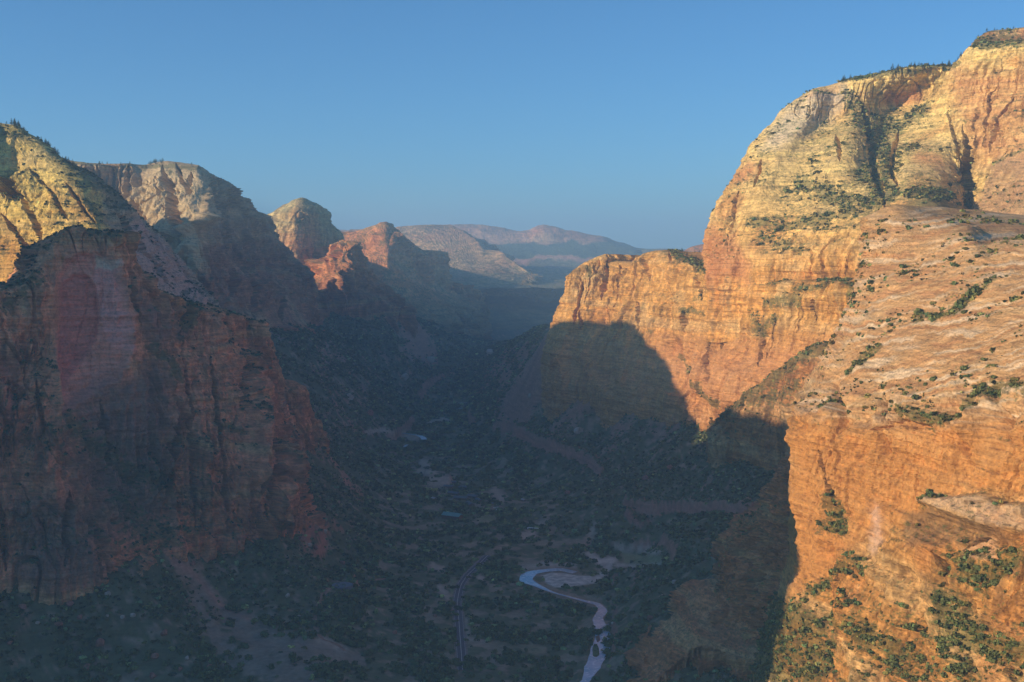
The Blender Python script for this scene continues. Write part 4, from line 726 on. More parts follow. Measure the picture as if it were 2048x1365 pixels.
# canyon floor and talus
ar = cell_area(GPOS); vis = seen(gpx, gpy, YG) & (gpx > -60) & (gpx < 2110) & (gpy < 1420) & (YG < 5200)
low = ZG < 36
near = np.clip(1.25 - YG / 5200, .25, 1)
wt = np.clip(gveg, 0, 1) ** 1.5 * ar * vis * near
def dens(w_, sp): return int(w_.sum() / sp ** 2)
wf = wt * low * (.12 + sstep(-.25, .3, noise(XG / 60, YG / 60, 0 * XG))); n = min(dens(wf, 4.6), 30000); i = pick(GPOS, wf, n); p_ = GPOS.reshape(-1, 3)[i] + rng.uniform(-3, 3, (n, 3)) * [1, 1, 0]
addk('cottonwood_tree', p_, rng.uniform(1.6, 3.9, n) * np.clip(p_[:, 1] / 2200, 1, 1.5), greens(n, (.10, .135, .055), .45), 'floor')
lit_ = brush(gpx, gpy, [(1385, 850), (1400, 872), (1415, 860)], 26); ws = wt * (1 + 2 * lit_) * (~low) * sstep(-.6, .2, noise(XG / 45, YG / 45, 0 * XG)); n = min(dens(ws, 3.6), 60000); i = pick(GPOS, ws, n); p_ = GPOS.reshape(-1, 3)[i] + rng.uniform(-3, 3, (n, 3)) * [1, 1, 0]
addk('scrub', p_, rng.uniform(.9, 2.6, n) * np.clip(p_[:, 1] / 2200, 1, 1.6), greens(n, (.095, .125, .055), .45), 'talus')
print('floor', KIND['cottonwood_tree'][0][0].shape, 'talus', n)
SHR = {'canyon_wall': (1.3, .35, 3.3, 16000), 'mountain': (4.3, 1.0, 3.8, 9000), 'canyon_cliff': (4.0, 1.0, 3.4, 9000), 'rock_spur': (5.5, 1.5, 2.8, 1800), 'rock_buttress': (4.5, 1, 2.2, 900), 'rock_buttress.001': (3.8, 1, 2.0, 2500), 'arch_mountain': (5.5, 1.2, 2.8, 6000),
       'slickrock_mountain': (7.5, 1.5, 2.8, 5000), 'rock_fin': (6, 1.3, 2.6, 700), 'rocky_summit': (6, 1.5, 3.2, 600)}
for nm, (sp, r0, r1, cap) in SHR.items():
    A = SHEETS[nm]; a = cell_area(A['p']); v = seen(A['px'], A['py'], A['p'][..., 1], 60) | A['back'] & (A['py'] > 0)
    v &= (A['px'] > -40) & (A['px'] < 2090) & (A['py'] < 1400)
    w_ = sstep(.45, .9, A['veg']) * a * v * (.25 + .75 * A['flat'])
    if nm == 'canyon_wall':
        sl_ = poly(A['px'], A['py'], [(1745, 430), (2400, 430), (2400, 840), (2048, 850), (1850, 850), (1600, 820)], 8) * sstep(-.25, .35, fbm(A['p'], 70, 1, 2, 3.3))
        w_ = (w_ + .085 * sl_ * a * v) * (.15 + sstep(-.2, .5, noise(A['px'] / 24, A['py'] / 15, 0 * A['px'] + 8)))
    n = min(dens(w_, sp), cap); i = pick(A['p'], w_, n); n = len(i); p_ = A['p'].reshape(-1, 3)[i]
    nearw = nm in ('canyon_wall',)
    sz = r0 + (r1 * 1.35 - r0) * rng.beta(1.0, 5.0, n)
    addk('juniper_shrub', p_, sz, greens(n, (.14, .155, .05) if A['p'][..., 0].mean() > 0 else (.07, .095, .045), .35, .5 if A['p'][..., 0].mean() > 0 else .2), nm); print(nm, n)
# pines on the rims
def rimpines(nm, x0, x1, n, ylim, h=(2.6, 4.2)):
    A = SHEETS[nm]; m = (A['px'] > x0) & (A['px'] < x1) & ylim(A['px'], A['py']); v = seen(A['px'], A['py'] , A['p'][..., 1], 120) & m
    i = pick(A['p'], v * cell_area(A['p']) * (.08 + sstep(-.2, .4, noise(A['px'] / 22, A['py'] / 22, 0 * A['px']))), n); p_ = A['p'].reshape(-1, 3)[i]; addk('pine_tree', p_, (h[0] * .5 + (h[1] * 1.1 - h[0] * .5) * rng.beta(1.6, 2.2, n)) * (p_[:, 1] / 2100) ** .4, greens(n, (.055, .08, .034), .3, .2), nm)
rimpines('mountain', 1680, 1918, 110, lambda x, y: y < np.interp(x, [1680, 1760, 1850, 1918], [163, 147, 134, 132]) + 7)
rimpines('slickrock_mountain', 0, 160, 70, lambda x, y: (y < np.interp(x, [0, 60, 100, 140, 160], [246, 268, 300, 331, 340]) + 6))
rimpines('mountain.001', 140, 330, 60, lambda x, y: y < 336, (2.2, 3.4)); rimpines('mountain.001', 385, 620, 30, lambda x, y: y < np.interp(x, [385, 430, 520, 620], [329, 352, 430, 557]) + 5, (1.8, 3.0))
rimpines('rocky_summit', 1950, 2060, 40, lambda x, y: y < 110, (1.6, 2.8)); rimpines('mountain', 1830, 1960, 26, lambda x, y: (y > 385) & (y < 445), (2.2, 4)); rimpines('canyon_cliff', 1330, 1400, 18, lambda x, y: y < 530, (1.5, 2.6)); rimpines('mountain', 1590, 1700, 14, lambda x, y: (y > 350) & (y < 420), (2, 3.4))

WORDS = {'floor': None, 'canyon_wall': 'on the sunlit orange wall at the right', 'mountain': 'on the pale sunlit mountain at the upper right', 'canyon_cliff': 'on a ledge of the sunlit orange cliff across the canyon', 'rock_spur': 'on the sloping spur below the sunlit cliff', 'rock_buttress': 'on the shaded red buttress', 'rock_buttress.001': 'on the shaded rubble ridge above the river',
         'arch_mountain': 'on the shaded mountain with the great arch', 'slickrock_mountain': 'on the yellow slickrock mountain at the far left', 'rock_fin': 'on the dark rock fin behind the arch mountain', 'rocky_summit': 'on the red rocky summit at the top right', 'mountain.001': 'along the distant flat rim at the left'}
def floor_words(px, py, big):
    s = 'tall' if big > .75 else 'small' if big < .3 else 'rounded'
    if py > 1290 and px < 900: w_ = 'at the foot of the left talus slope'
    elif px < 905: w_ = 'left of the curving road'
    elif px < 1030 and py > 1130: w_ = 'beside the curving road, on its river side'
    elif py > 1195 and px < 1180: w_ = 'in the wood between road and river'
    elif py > 1195: w_ = 'on the right bank of the lower river reach'
    elif py > 1130: w_ = 'beside the river bend and its sand bar'
    elif px > 1130: w_ = 'near the sandy clearing beyond the river bend'
    elif py > 1060: w_ = 'between the lodge and the river bend'
    else: w_ = 'around the roofs of the lodge'
    return s + ' green cottonwood ' + w_
CROWN = [mesh_np('crown', *clump(120, 50 + s, 1.0, .95, .27), col=np.tile([(.10, .135, .055)], (480, 1)) * np.repeat(np.random.default_rng(s).uniform(.65, 1.4, (120, 1)), 4, axis=0), mat=M_leaf, smooth=False, link=False).data for s in range(6)]
SHRUB = [mesh_np('shrub', *clump(60, 80 + s, 1.0, .75, .32), col=np.tile([(.14, .155, .05)], (240, 1)) * np.repeat(np.random.default_rng(s + 9).uniform(.6, 1.4, (60, 1)), 4, axis=0), mat=M_leaf, smooth=False, link=False).data for s in range(6)]
PINEC = [mesh_np('crown', *pine(110, 60 + s), col=np.tile([(.055, .08, .034)], (440, 1)) * np.repeat(np.random.default_rng(s + 5).uniform(.6, 1.4, (110, 1)), 4, axis=0), mat=M_leaf, smooth=False, link=False).data for s in range(5)]
M_bark = mat_flat('bark', (.12, .085, .06), .9, .3, 1.0, .1)
TRUNK = [mesh_np('trunk', *trunk_mesh(1.25, .13, s), mat=M_bark, link=False).data for s in range(3)]; PTRUNK = mesh_np('trunk', *trunk_mesh(3.1, .1, 9, 0), mat=M_bark, link=False).data
def tree(name, pos, size, crown, trunk, label, cat, group):
    e = bpy.data.objects.new(name, None); COL.objects.link(e); e.location = pos; e.scale = (size,) * 3; e.rotation_euler = (0, 0, rng.uniform(0, 6.28)); setp(e, label, cat, group)
    for nm, d in (('crown', crown), ('trunk', trunk)): o = bpy.data.objects.new(nm, d); COL.objects.link(o); o.parent = e
    return e
def split(kind, n=300):
    L = KIND[kind]; pos = np.concatenate([a[0] for a in L]); size = np.concatenate([a[1] for a in L]); col = np.concatenate([a[2] for a in L]); px = np.concatenate([a[3] for a in L]); py = np.concatenate([a[4] for a in L]); pl = np.concatenate([a[5] for a in L])
    sc = size / pos[:, 1] * ((px > 0) & (px < 2048) & (py > 0) & (py < 1365)); o = np.argsort(-sc); k = o[:n]; r = o[n:]; return (pos, size, col, px, py, pl), k, r
(pos, size, col, px, py, pl), k, r = split('cottonwood_tree')
rk = np.argsort(np.argsort(size[k])) / len(k)
for j, i in enumerate(k): tree('cottonwood_tree', pos[i], size[i], CROWN[j % 6], TRUNK[j % 3], floor_words(px[i], py[i], rk[j]), 'tree', 'cottonwood trees on the canyon floor')
merged('woodland', pos[r], size[r], col[r], label='dark green cottonwood woodland covering the canyon floor', cat='woodland')
(pos, size, col, px, py, pl), k, r = split('juniper_shrub')
for j, i in enumerate(k):
    o = bpy.data.objects.new('juniper_shrub', SHRUB[j % 6]); COL.objects.link(o); o.location = pos[i]; o.scale = (size[i] * rng.uniform(.7, 1.3), size[i] * rng.uniform(.7, 1.3), size[i] * rng.uniform(.55, 1.1)); o.rotation_euler = (0, 0, rng.uniform(0, 6.28))
    band = 'high' if py[i] < 650 else 'halfway up' if py[i] < 950 else 'low'
    setp(o, 'green juniper shrub %s %s' % (band, WORDS[pl[i]]), 'shrub', 'juniper shrubs on the canyon walls')
merged('cliff_scrub', pos[r], size[r], col[r], label='scattered green scrub rooted on cliff ledges and slickrock', cat='scrub')
(pos, size, col, px, py, pl), k, r = split('pine_tree')
for j, i in enumerate(k): tree('pine_tree', pos[i], size[i], PINEC[j % 5], PTRUNK, 'dark conical pine standing ' + WORDS[pl[i]], 'tree', 'pine trees on the high rims')
if len(r): merged('pine_wood', pos[r], size[r], col[r], 'pine', label='dark pines along the distant rims', cat='woodland')
a = KIND['scrub'][0]; merged('scrub', a[0], a[1], a[2], label='dense dark green scrub covering the shaded talus slopes', cat='scrub')
# ------------------------------------------------------------------ river, sand, road, trail
def gz(x, y): return float(gheight(np.array([[x]]), np.array([[y]]))[0, 0])
def gpt(px, py):
    """the ground point seen at a photograph pixel"""
    Y = np.linspace(900, 4500, 900); u = (px - CX) / F; v = (CY - py) / F; dy = cT + v * sT; dz = -sT + v * cT
    X = u * Y / dy; Zr = CAMZ + dz * Y / dy; G = gheight(X[None], Y[None])[0]; i = int(np.argmax(Zr < G)); return np.array([X[i], Y[i], G[i]])
def smooth_line(P3, n=8):
    P3 = np.array(P3, float); t = np.arange(len(P3)); return pchip(t, P3, np.linspace(0, len(P3) - 1, (len(P3) - 1) * n + 1))
def ribbon(name, line, width, lift, mat, nx=5, col=None, follow=False, **kw):
    L = np.array(line); T = np.gradient(L[:, :2], axis=0); T /= np.linalg.norm(T, axis=1)[:, None]; N_ = np.stack([-T[:, 1], T[:, 0]], 1); W = np.broadcast_to(np.asarray(width, float), (len(L),))
    s = np.linspace(-.5, .5, nx); xy = L[:, None, :2] + N_[:, None] * (W[:, None] * s[None])[..., None]
    z = (gheight(xy[..., 0], xy[..., 1]) if follow else np.broadcast_to(L[:, None, 2], xy.shape[:2])) + lift
    p = np.concatenate([xy, z[..., None]], -1); q = gquads(len(L), nx)
    if np.cross(p[0, 1] - p[0, 0], p[1, 0] - p[0, 0])[2] < 0: pass
    n = np.cross(p[1, 0] - p[0, 0], p[0, 1] - p[0, 0])[2]
    return mesh_np(name, p, q if n > 0 else q[:, ::-1], mat=mat, **kw), p
wm = bpy.data.materials.new('river_water'); wm.use_nodes = True; n_ = wm.node_tree.nodes; l_ = wm.node_tree.links; b_ = n_['Principled BSDF']
b_.inputs['Roughness'].default_value = .12; b_.inputs['IOR'].default_value = 1.33; b_.inputs['Specular IOR Level'].default_value = 1.0
ge = n_.new('ShaderNodeNewGeometry'); tn = n_.new('ShaderNodeTexNoise'); tn.inputs['Scale'].default_value = .035; tn.inputs['Detail'].default_value = 3; l_.new(ge.outputs['Position'], tn.inputs['Vector'])
cr = n_.new('ShaderNodeValToRGB'); cr.color_ramp.elements[0].position = .42; cr.color_ramp.elements[0].color = (.28, .45, .60, 1); cr.color_ramp.elements[1].position = .62; cr.color_ramp.elements[1].color = (.52, .58, .70, 1)  # sky reflection put into the base colour as the bluer tone
l_.new(tn.outputs[0], cr.inputs[0]); tr = n_.new('ShaderNodeTexNoise'); tr.inputs['Scale'].default_value = .28; tr.inputs['Detail'].default_value = 3; l_.new(ge.outputs['Position'], tr.inputs['Vector']); rr = n_.new('ShaderNodeMapRange'); rr.inputs['From Min'].default_value = .52; rr.inputs['From Max'].default_value = .68; rr.inputs['To Max'].default_value = .7; l_.new(tr.outputs[0], rr.inputs['Value'])
mr_ = n_.new('ShaderNodeMix'); mr_.data_type = 'RGBA'; l_.new(rr.outputs[0], mr_.inputs[0]); l_.new(cr.outputs[0], mr_.inputs[6]); mr_.inputs[7].default_value = (.85, .9, .95, 1); l_.new(mr_.outputs[2], b_.inputs['Base Color'])
tb = n_.new('ShaderNodeTexNoise'); tb.inputs['Scale'].default_value = .6; tb.inputs['Detail'].default_value = 4; l_.new(ge.outputs['Position'], tb.inputs['Vector']); bb = n_.new('ShaderNodeBump'); bb.inputs['Strength'].default_value = .35; bb.inputs['Distance'].default_value = .4; l_.new(tb.outputs[0], bb.inputs['Height']); l_.new(bb.outputs[0], b_.inputs['Normal'])
rl = smooth_line([Pz(a, b, .5) for a, b, _ in RIV]); rw = np.interp(np.linspace(0, len(RIV) - 1, len(rl)), np.arange(len(RIV)), [8, 17, 21, 18, 13, 12, 9, 8, 4.5, 4.5, 11, 20, 19, 15, 14, 13])
rw = rw * (1 + .18 * noise(rl[:, 0] / 14, rl[:, 1] / 14, 0 * rl[:, 0]))
ext = smooth_line([Pz(1172, 1362, .5), Pz(1150, 1385, .5), Pz(1120, 1420, .5)])
r1, _ = ribbon('river', np.concatenate([ext[::-1][:-1], rl]), np.concatenate([np.full(len(ext) - 1, 10.0), rw]), .25, wm, nx=7); setp(r1, kind='structure')
for pts, wd in (([(838, 872), (846, 876), (848, 880)], 14), ([(800, 866), (820, 869), (838, 872)], 7), ([(808, 895), (815, 890)], 6), ([(915, 807), (935, 806)], 9), ([(912, 819), (925, 817)], 7), ([(942, 818), (955, 818)], 6)):
    r_, _ = ribbon('river', smooth_line([Pz(a, b, 6) for a, b in pts]), wd, .6, wm); setp(r_, kind='structure')
M_sand = mat_flat('river_sand', (.62, .54, .46), .95, .35, .12, .1); M_bank = mat_flat('grassy_bank', (.13, .16, .07), .95, .4, .2, .1)
def patch(name, pts, z0, hgt, mat, **props):
    C = np.array([Pz(a, b, z0) for a, b in pts]); c = C.mean(0); t = np.arange(len(C) + 1); R_ = pchip(t, np.vstack([C, C[:1]]), np.linspace(0, len(C), 49))[:-1]
    V = [c + [0, 0, hgt]]; 
    for k, f in enumerate((.35, .7, .9, 1.0)): V += list(c + (R_ - c) * (f * (1 + .06 * noise(R_[:, 0] / 6, R_[:, 1] / 6, 0 * R_[:, 0] + k)))[:, None] + np.array([0, 0, hgt * (1 - f ** 3) - (.6 if f == 1 else 0)]))
    V = np.array(V); T3 = [(0, 1 + i, 1 + (i + 1) % 48) for i in range(48)]; Q = [(1 + k * 48 + i, 1 + (k + 1) * 48 + i, 1 + (k + 1) * 48 + (i + 1) % 48, 1 + k * 48 + (i + 1) % 48) for k in range(3) for i in range(48)]
    if np.cross(V[1] - V[0], V[2] - V[0])[2] < 0: T3 = [t_[::-1] for t_ in T3]; Q = [q[::-1] for q in Q]
    return setp(mesh_np(name, V, Q, T3, mat=mat), **props)
patch('sand_bar', [(1082, 1154), (1100, 1146), (1130, 1147), (1160, 1152), (1205, 1154), (1202, 1164), (1160, 1170), (1120, 1175), (1095, 1168)], .4, 1.4, M_sand, kind='structure')
patch('sand_bar', [(1184, 1296), (1190, 1288), (1198, 1296), (1199, 1310), (1192, 1316), (1185, 1312)], .6, 1.2, M_bank, kind='structure')
patch('sand_bar', [(1190, 1274), (1198, 1269), (1201, 1280), (1195, 1286)], .6, .8, mat_flat('red_gravel', (.28, .15, .11), .95, .3, .3, .1), kind='structure')
patch('sand_bar', [(1200, 1256), (1222, 1245), (1228, 1252), (1215, 1266), (1204, 1264)], .45, .9, mat_flat('grey_gravel', (.33, .30, .29), .95, .3, .3, .1), kind='structure')
M_asph = mat_flat('asphalt', (.13, .10, .12), .9, .12, .2, .2); M_line = mat_flat('road_paint', (.62, .56, .5), .7, .1, .5, .2); M_shld = mat_flat('gravel_shoulder', (.26, .2, .165), .95, .3, .3, .1)
rd = smooth_line([Pz(a, b, 2 if b < 1320 else 1.0) for a, b in ROAD[:9]], 10)
zr = gheight(rd[:, 0][None], rd[:, 1][None])[0]; k_ = np.ones(9) / 9; rd[:, 2] = np.convolve(np.pad(zr, 4, 'edge'), k_, 'valid') + 1.0
o_, _ = ribbon('shoulder', rd, 15.5, -.12, M_shld); setp(o_, kind='structure'); o_.name = 'road_shoulder'
o_, _ = ribbon('road', rd, 11.0, .05, M_asph); setp(o_, kind='structure')
for off in (-.18, .18, -4.8, 4.8):
    T = np.gradient(rd[:, :2], axis=0); T /= np.linalg.norm(T, axis=1)[:, None]; l2 = rd.copy(); l2[:, :2] += np.stack([-T[:, 1], T[:, 0]], 1) * off
    o_, _ = ribbon('road_marking', l2, .32, .07, M_line, nx=2); setp(o_, kind='structure')
M_path = mat_flat('trail_dirt', (.36, .21, .15), .95, .3, .3, .1)
def path(pts, wd): 
    Lp = smooth_line([gpt(a, b) for a, b in pts], 6); o, _ = ribbon('path', Lp, wd, .35, M_path, nx=3, follow=True); setp(o, kind='structure')
path([(662, 1178), (648, 1190), (640, 1208), (631, 1225), (630, 1250), (634, 1268)], 5.5); path([(636, 1270), (650, 1282), (670, 1290), (690, 1303)], 5.0); path([(700, 1172), (735, 1166), (780, 1157)], 5.0)

# ------------------------------------------------------------------ small helpers for built things
def empty(name, loc, rot, label, cat, group=None):
    e = bpy.data.objects.new(name, None); COL.objects.link(e); e.location = loc; e.rotation_euler = (0, 0, rot); setp(e, label, cat, group); return e
class MB:
    def __init__(s): s.v = []; s.f = []
    def box(s, c, d, bev=0.0):
        k = len(s.v); x, y, z = [a / 2 for a in d]; b = min(bev, x * .9, y * .9)
        ring = [(-x + b, -y), (x - b, -y), (x, -y + b), (x, y - b), (x - b, y), (-x + b, y), (-x, y - b), (-x, -y + b)] if b else [(-x, -y), (x, -y), (x, y), (-x, y)]
        m = len(ring)
        for zz in (-z, z): s.v += [(c[0] + a, c[1] + e, c[2] + zz) for a, e in ring]
        s.f.append([k + i for i in range(m)][::-1]); s.f.append([k + m + i for i in range(m)])
        for i in range(m): j = (i + 1) % m; s.f.append([k + i, k + j, k + m + j, k + m + i])
        return s
    def gable(s, c, w, l, h, over=.6, th=.35):
        """pitched roof, ridge along y"""
        x, y = w / 2 + over, l / 2 + over; k = len(s.v)
        for yy in (-y, y): s.v += [(c[0] - x, c[1] + yy, c[2]), (c[0], c[1] + yy, c[2] + h), (c[0] + x, c[1] + yy, c[2]), (c[0] + x, c[1] + yy, c[2] - th), (c[0], c[1] + yy, c[2] + h - th), (c[0] - x, c[1] + yy, c[2] - th)]
        s.f += [[k + 5, k + 4, k + 3, k + 2, k + 1, k], [k + 6 + i for i in range(6)]]
        for i in range(6): j = (i + 1) % 6; s.f.append([k + i, k + j, k + 6 + j, k + 6 + i])
        return s
    def cyl(s, c, r, h, n=32, ax='z'):
        k = len(s.v)
        for e in (0, h):
            for i in range(n):
                t = 2 * math.pi * i / n; a, b = r * math.cos(t), r * math.sin(t); s.v.append((c[0] + a, c[1] + b, c[2] + e) if ax == 'z' else (c[0] + e - h / 2, c[1] + a, c[2] + b))
        s.f.append([k + i for i in range(n)][::-1]); s.f.append([k + n + i for i in range(n)])
        for i in range(n): j = (i + 1) % n; s.f.append([k + i, k + j, k + n + j, k + n + i])
        return s
    def build(s, name, mat, parent=None):
        me = bpy.data.meshes.new(name); me.from_pydata(s.v, [], s.f); me.materials.append(mat); me.update(); o = bpy.data.objects.new(name, me); COL.objects.link(o); o.parent = parent; return o
# water tank
t_ = gpt(685, 1176); e = empty('water_tank', t_, 0, 'low round grey water tank on a bench above the trail', 'water tank')
MB().cyl((0, 0, -2), 13.2, 4.4, 48).build('wall', mat_flat('tank_wall', (.16, .15, .19), .8, .15), e); MB().cyl((0, 0, 2.41), 12.9, .25, 48).cyl((0, 0, 2.66), 9, .12, 40).build('roof', mat_flat('tank_roof', (.15, .155, .19), .7, .25, .2), e)
MB().cyl((1.5, -1, 2.79), 2.4, .5, 24).box((7, 0, 3.0), (1.2, 1.2, .5)).build('hatch', mat_flat('tank_hatch', (.09, .13, .10), .8, .2), e)
# buildings of the lodge
M_wood = mat_flat('brown_boards', (.16, .10, .07), .9, .2); M_teal = mat_flat('teal_roof', (.16, .36, .34), .7, .15); M_slate = mat_flat('blue_grey_roof', (.12, .145, .18), .6, .2); M_glass = mat_flat('window_glass', (.08, .10, .13), .15, .1, 1, .8); M_stone = mat_flat('chimney_stone', (.3, .2, .15), .9, .2)
def house(px, py, w, l, h, rot, roof, label, group=None, name='cabin', wings=False):
    g = gpt(px, py); e = empty(name, g, rot, label, 'building', group)
    wl = MB().box((0, 0, h / 2 - 1), (w, l, h + 2))
    if wings: wl.box((w * .75, l * .15, h / 2 - 1.2), (w * .5 + .01, l * .35, h + 1.6))
    wl.build('wall', M_wood, e)
    rf = MB().gable((0, 0, h + .2), w, l, w * .28)
    if wings: rf.box((w * .78, l * .15, h + .25), (w * .6, l * .4, .5), .3)
    ro = rf.build('roof', roof, e); MB().box((w * .18, l * .2, h + w * .28), (1.3, 1.3, 2.4)).build('chimney', M_stone, ro)
    for s in (-1, 1):
        m = MB()
        for i in range(max(2, int(l / 4))): m.box((s * (w / 2 + .02), -l / 2 + (i + .5) * l / max(2, int(l / 4)), h * .55), (.12, 1.4, 1.3))
        m.build('window', M_glass, e)
    MB().box((0, -l / 2 - .03, 1.05), (1.3, .14, 2.1)).build('door', mat_flat('door_paint', (.09, .12, .10), .7, .1), e)
    return e
house(905, 1038, 15, 34, 6.5, R(62), M_teal, 'long lodge building with a pale teal pitched roof', name='lodge_building', wings=True)
for i, (x, y, w_, l_, r_, lb) in enumerate([(922, 1000, 10, 26, 70, 'nearest blue-grey roof of the row left of the parking'), (907, 990, 9, 22, 65, 'long blue-grey roofed cabin behind the teal lodge roof'), (940, 1012, 10, 22, 20, 'blue-grey roofed cabin right above the lawn edge'), (945, 996, 9, 18, 60, 'middle blue-grey roofed cabin among the lodge trees'), (897, 976, 8, 18, 75, 'pale roofed cabin below the bare dirt field'), (925, 978, 8, 16, 80, 'small cabin behind the long blue-grey roof'),
                                            (958, 1004, 8, 16, 30, 'cabin between the parking and the row of roofs'), (905, 968, 7, 14, 85, 'smallest cabin at the corner of the dirt field')]):
    house(x, y, w_, l_, 3.6, R(r_), M_slate, lb, 'cabins around the lodge')
# vehicles
def paint(nm, c): return mat_flat(nm, c, .35, .05, .5, .5)
M_tyre = mat_flat('tyre_rubber', (.02, .02, .02), .9, .1); M_pane = mat_flat('car_glass', (.03, .04, .06), .1, .05, 1, .8)
def car(px, py, rot, col, label):
    g = gpt(px, py); e = empty('parked_car', g, rot, label, 'car', 'cars parked at the lodge')
    m = MB().box((0, 0, .75), (1.85, 4.5, .7), .35); m.box((0, -.2, 1.35), (1.6, 2.5, .5), .3).build('body', paint('car_paint', col), e)
    MB().box((0, -.2, 1.36), (1.66, 2.1, .34), .2).build('window', M_pane, e)
    for sx in (-.85, .85):
        for sy in (-1.4, 1.4): MB().cyl((sx, sy, .34), .34, .22, 16, 'x').build('wheel', M_tyre, e)
PN = {'white': (.8, .8, .82), 'silver': (.5, .52, .56), 'blue': (.1, .18, .4), 'grey': (.2, .21, .24)}
WH = ['at the near end of the row', 'second in the row from the lawn', 'in the middle of the row', 'at the far end of the row']
for i, (x, y, c) in enumerate([(993, 1021, 'white'), (995, 1016, 'silver'), (995, 1011, 'white'), (991, 1004, 'silver'), (988, 1000, 'blue'), (997, 1006, 'white'), (985, 1008, 'blue'), (989, 1017, 'white'), (978, 1024, 'white'), (980, 1019, 'grey')]):
    wh = ['nearest the lawn', 'just behind the nearest', 'in the middle of the row', 'at the upper left of the row', 'at the far end of the row', 'at the right edge of the row', 'on its left side', 'left of the two nearest cars', 'beside the lawn corner', 'just above the lawn corner'][i]
    car(x, y, R(80 + rng.uniform(-6, 6)), PN[c], '%s car in the lodge parking, %s' % (c, wh))
g = gpt(1066, 1060); e = empty('shuttle_bus', g, R(70), 'white shuttle bus with a trailer on the road beyond the lodge', 'bus')
Mw = paint('white_bus_paint', (.8, .8, .8))
b = MB().box((0, 4.6, 1.75), (2.6, 10.5, 2.7), .5).build('body', Mw, e); MB().box((0, 4.6, 2.1), (2.66, 9.6, .9), .4).build('window', M_pane, b)
b = MB().box((0, -5.6, 1.75), (2.6, 7.6, 2.7), .5).box((0, -1.2, .8), (.3, 1.8, .25)).build('trailer', Mw, e); MB().box((0, -5.6, 2.1), (2.66, 6.8, .9), .4).build('window', M_pane, b)
for sy in (7.8, 1.4, -4, -7.4):
    for sx in (-1.15, 1.15): MB().cyl((sx, sy, .48), .48, .3, 16, 'x').build('wheel', M_tyre, e)
# small roofs seen singly
for (x, y, lb) in [(868, 1000, 'little pale shed left of the lodge roofs'), (1047, 1003, 'small pale roofed hut right of the parking')]: house(x, y, 6, 9, 3, R(40), mat_flat('pale_roof', (.42, .42, .44), .7, .1), lb, name='hut')
# ------------------------------------------------------------------ boulders
def boulder_mesh(seed):
    import bmesh
    bm = bmesh.new(); bmesh.ops.create_icosphere(bm, subdivisions=3, radius=1.0); g = np.random.default_rng(seed); pl = g.normal(size=(9, 3)); pl /= np.linalg.norm(pl, axis=1)[:, None]; dd = g.uniform(.55, .9, 9)
    for v in bm.verts:
        c = np.array(v.co)
        for n_v, d_ in zip(pl, dd): c = c - n_v * max(0, c @ n_v - d_)
        c = c * [1, .8, .85] + float(noise(c[0] * 2 + seed, c[1] * 2, c[2] * 2)) * .06; v.co = c
    me = bpy.data.meshes.new('boulder'); bm.to_mesh(me); bm.free(); return me
MBo = [(mat_flat('red_rock', (.34, .16, .12), .95, .35, .4, .1), 'reddish'), (mat_flat('pale_rock', (.48, .40, .34), .95, .3, .4, .1), 'pale')]
BM = []
for mm, w_ in MBo:
    for k in range(4): me = boulder_mesh(k + 3); me.materials.append(mm); BM.append((me, w_))
BP = [(105, 1195, 9, 1), (45, 1222, 7, 0), (160, 1240, 6, 0), (140, 1218, 7, 0), (200, 1295, 9, 0), (215, 1192, 6, 1), (328, 1270, 8, 0), (245, 1240, 4, 1), (75, 1250, 4, 1), (310, 1320, 8, 0), (175, 1345, 8, 0), (305, 1355, 7, 0), (360, 1345, 5, 0), (266, 1236, 5, 1), (575, 1196, 5, 1), (118, 1255, 7, 0), (598, 1238, 4, 1), (20, 1290, 5, 0), (375, 1322, 5, 1), (420, 1340, 6, 0), (215, 1238, 3, 1), (385, 1130, 5, 0),
      (605, 1085, 7, 0), (632, 1108, 6, 0), (650, 1070, 5, 1), (620, 1095, 5, 1), (780, 1095, 4, 1), (860, 1108, 3, 1), (685, 1130, 5, 0), (745, 1150, 4, 0), (1158, 867, 9, 1), (1270, 820, 5, 1), (1320, 1110, 5, 1), (1348, 1168, 5, 1), (1325, 1195, 4, 1), (1260, 1290, 5, 0), (1300, 1240, 6, 0), (1225, 1250, 3, 1), (790, 1270, 5, 0), (870, 1235, 4, 0), (905, 1225, 4, 0), (1290, 960, 6, 0), (1340, 940, 6, 0), (1060, 795, 5, 1), (980, 710, 8, 1), (860, 725, 8, 1), (700, 800, 8, 1), (740, 830, 7, 0), (810, 760, 9, 1), (1135, 990, 6, 0)]
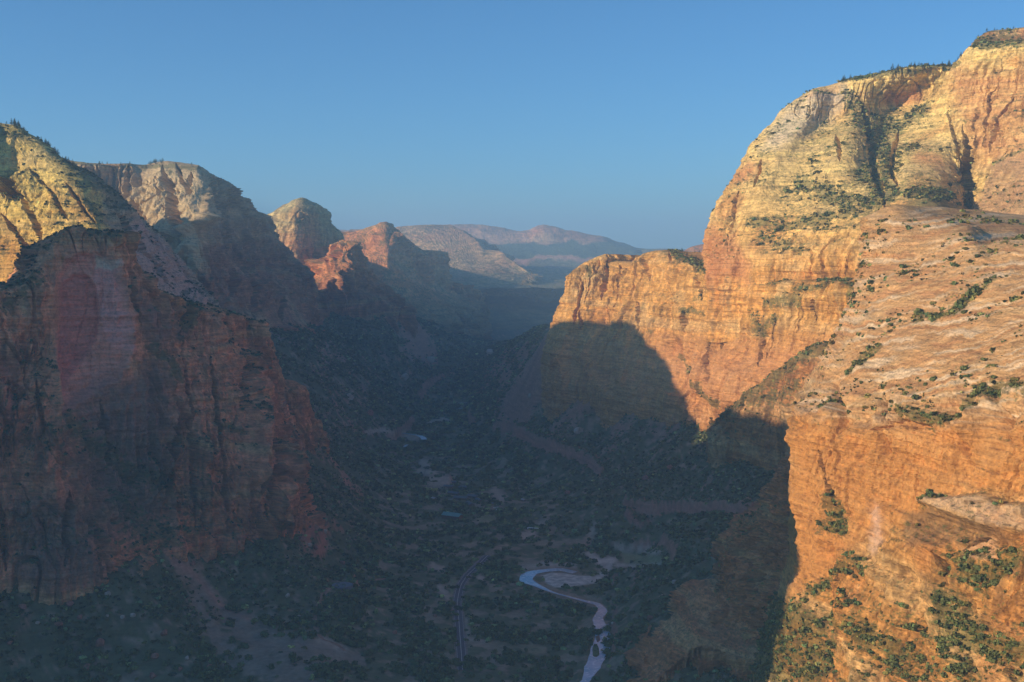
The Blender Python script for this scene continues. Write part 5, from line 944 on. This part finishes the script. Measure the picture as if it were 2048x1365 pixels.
for j, (x, y, s_, k) in enumerate(BP):
    g = gpt(x, y); me, w_ = BM[k * 4 + j % 4]; o = bpy.data.objects.new('boulder', me); COL.objects.link(o); sz = s_ * g[1] / 2400 * 1.25; o.location = (g[0], g[1], g[2] + sz * .35); o.scale = (sz,) * 3; o.rotation_euler = (rng.uniform(-.3, .3), rng.uniform(-.3, .3), rng.uniform(0, 6.28))
    where = 'on the dark talus at the bottom left' if x < 450 and y > 1180 else 'below the foot of the arch mountain' if x < 700 and y > 1000 else 'in the scrub left of the curving road' if x < 950 and y > 1000 else 'on the slope right of the river' if x > 1200 and y > 1050 else 'on the shaded slope below the sunlit cliff' if x > 1040 else 'on the far shaded slope left of the valley floor'
    setp(o, ('large ' if s_ > 6 else 'small ') + w_ + ' boulder ' + where, 'boulder', 'boulders scattered on the talus slopes')

# ------------------------------------------------------------------ labels for the setting
SL = {'canyon_wall': 'sunlit orange near wall with pale slickrock slope above it, filling the right edge', 'mountain': 'tall pale sunlit mountain with pines on its rim at the upper right', 'rocky_summit': 'small red rocky cap at the top right corner',
      'canyon_cliff': 'sunlit orange cliff across the canyon with a great rounded shadow on its lower left', 'rock_spur': 'green sloping spur with a shaded foot between the two sunlit walls', 'rock_buttress': 'shaded red buttress against the left edge of the near orange wall',
      'rock_buttress.001': 'low shaded red rubble ridge right of the lower river', 'arch_mountain': 'shaded red mountain with a great arched alcove at the left', 'slickrock_mountain': 'yellow sunlit slickrock mountain at the far left with a shaded right flank', 'rock_fin': 'dark rock fin behind the right end of the arch mountain',
      'mountain.001': 'flat rimmed mountain behind the arch mountain, sunlit only near its top', 'domed_peak': 'domed pale peak left of centre', 'red_ridge': 'jagged red ridge with sunlit crest below the domed peak', 'mountain.002': 'pointed red peak right of the domed peak, lit on its left side',
      'hills': 'dark blue shaded hills closing the valley', 'red_mesa': 'pinkish sunlit mesa beyond the pointed red peak', 'far_mesa': 'farthest hazy mesa with a thin pink cliff band', 'far_hills': 'faint blue hills on the horizon at the right', 'red_knoll': 'small red knoll on the skyline beside the pale mountain',
      'ground': 'dark wooded canyon floor and scrubby talus slopes', 'river': 'pale blue river winding along the canyon floor', 'road': 'dark paved road curving left of the river'}
for k_, v_ in SL.items():
    if k_ in bpy.data.objects: bpy.data.objects[k_]['label'] = v_
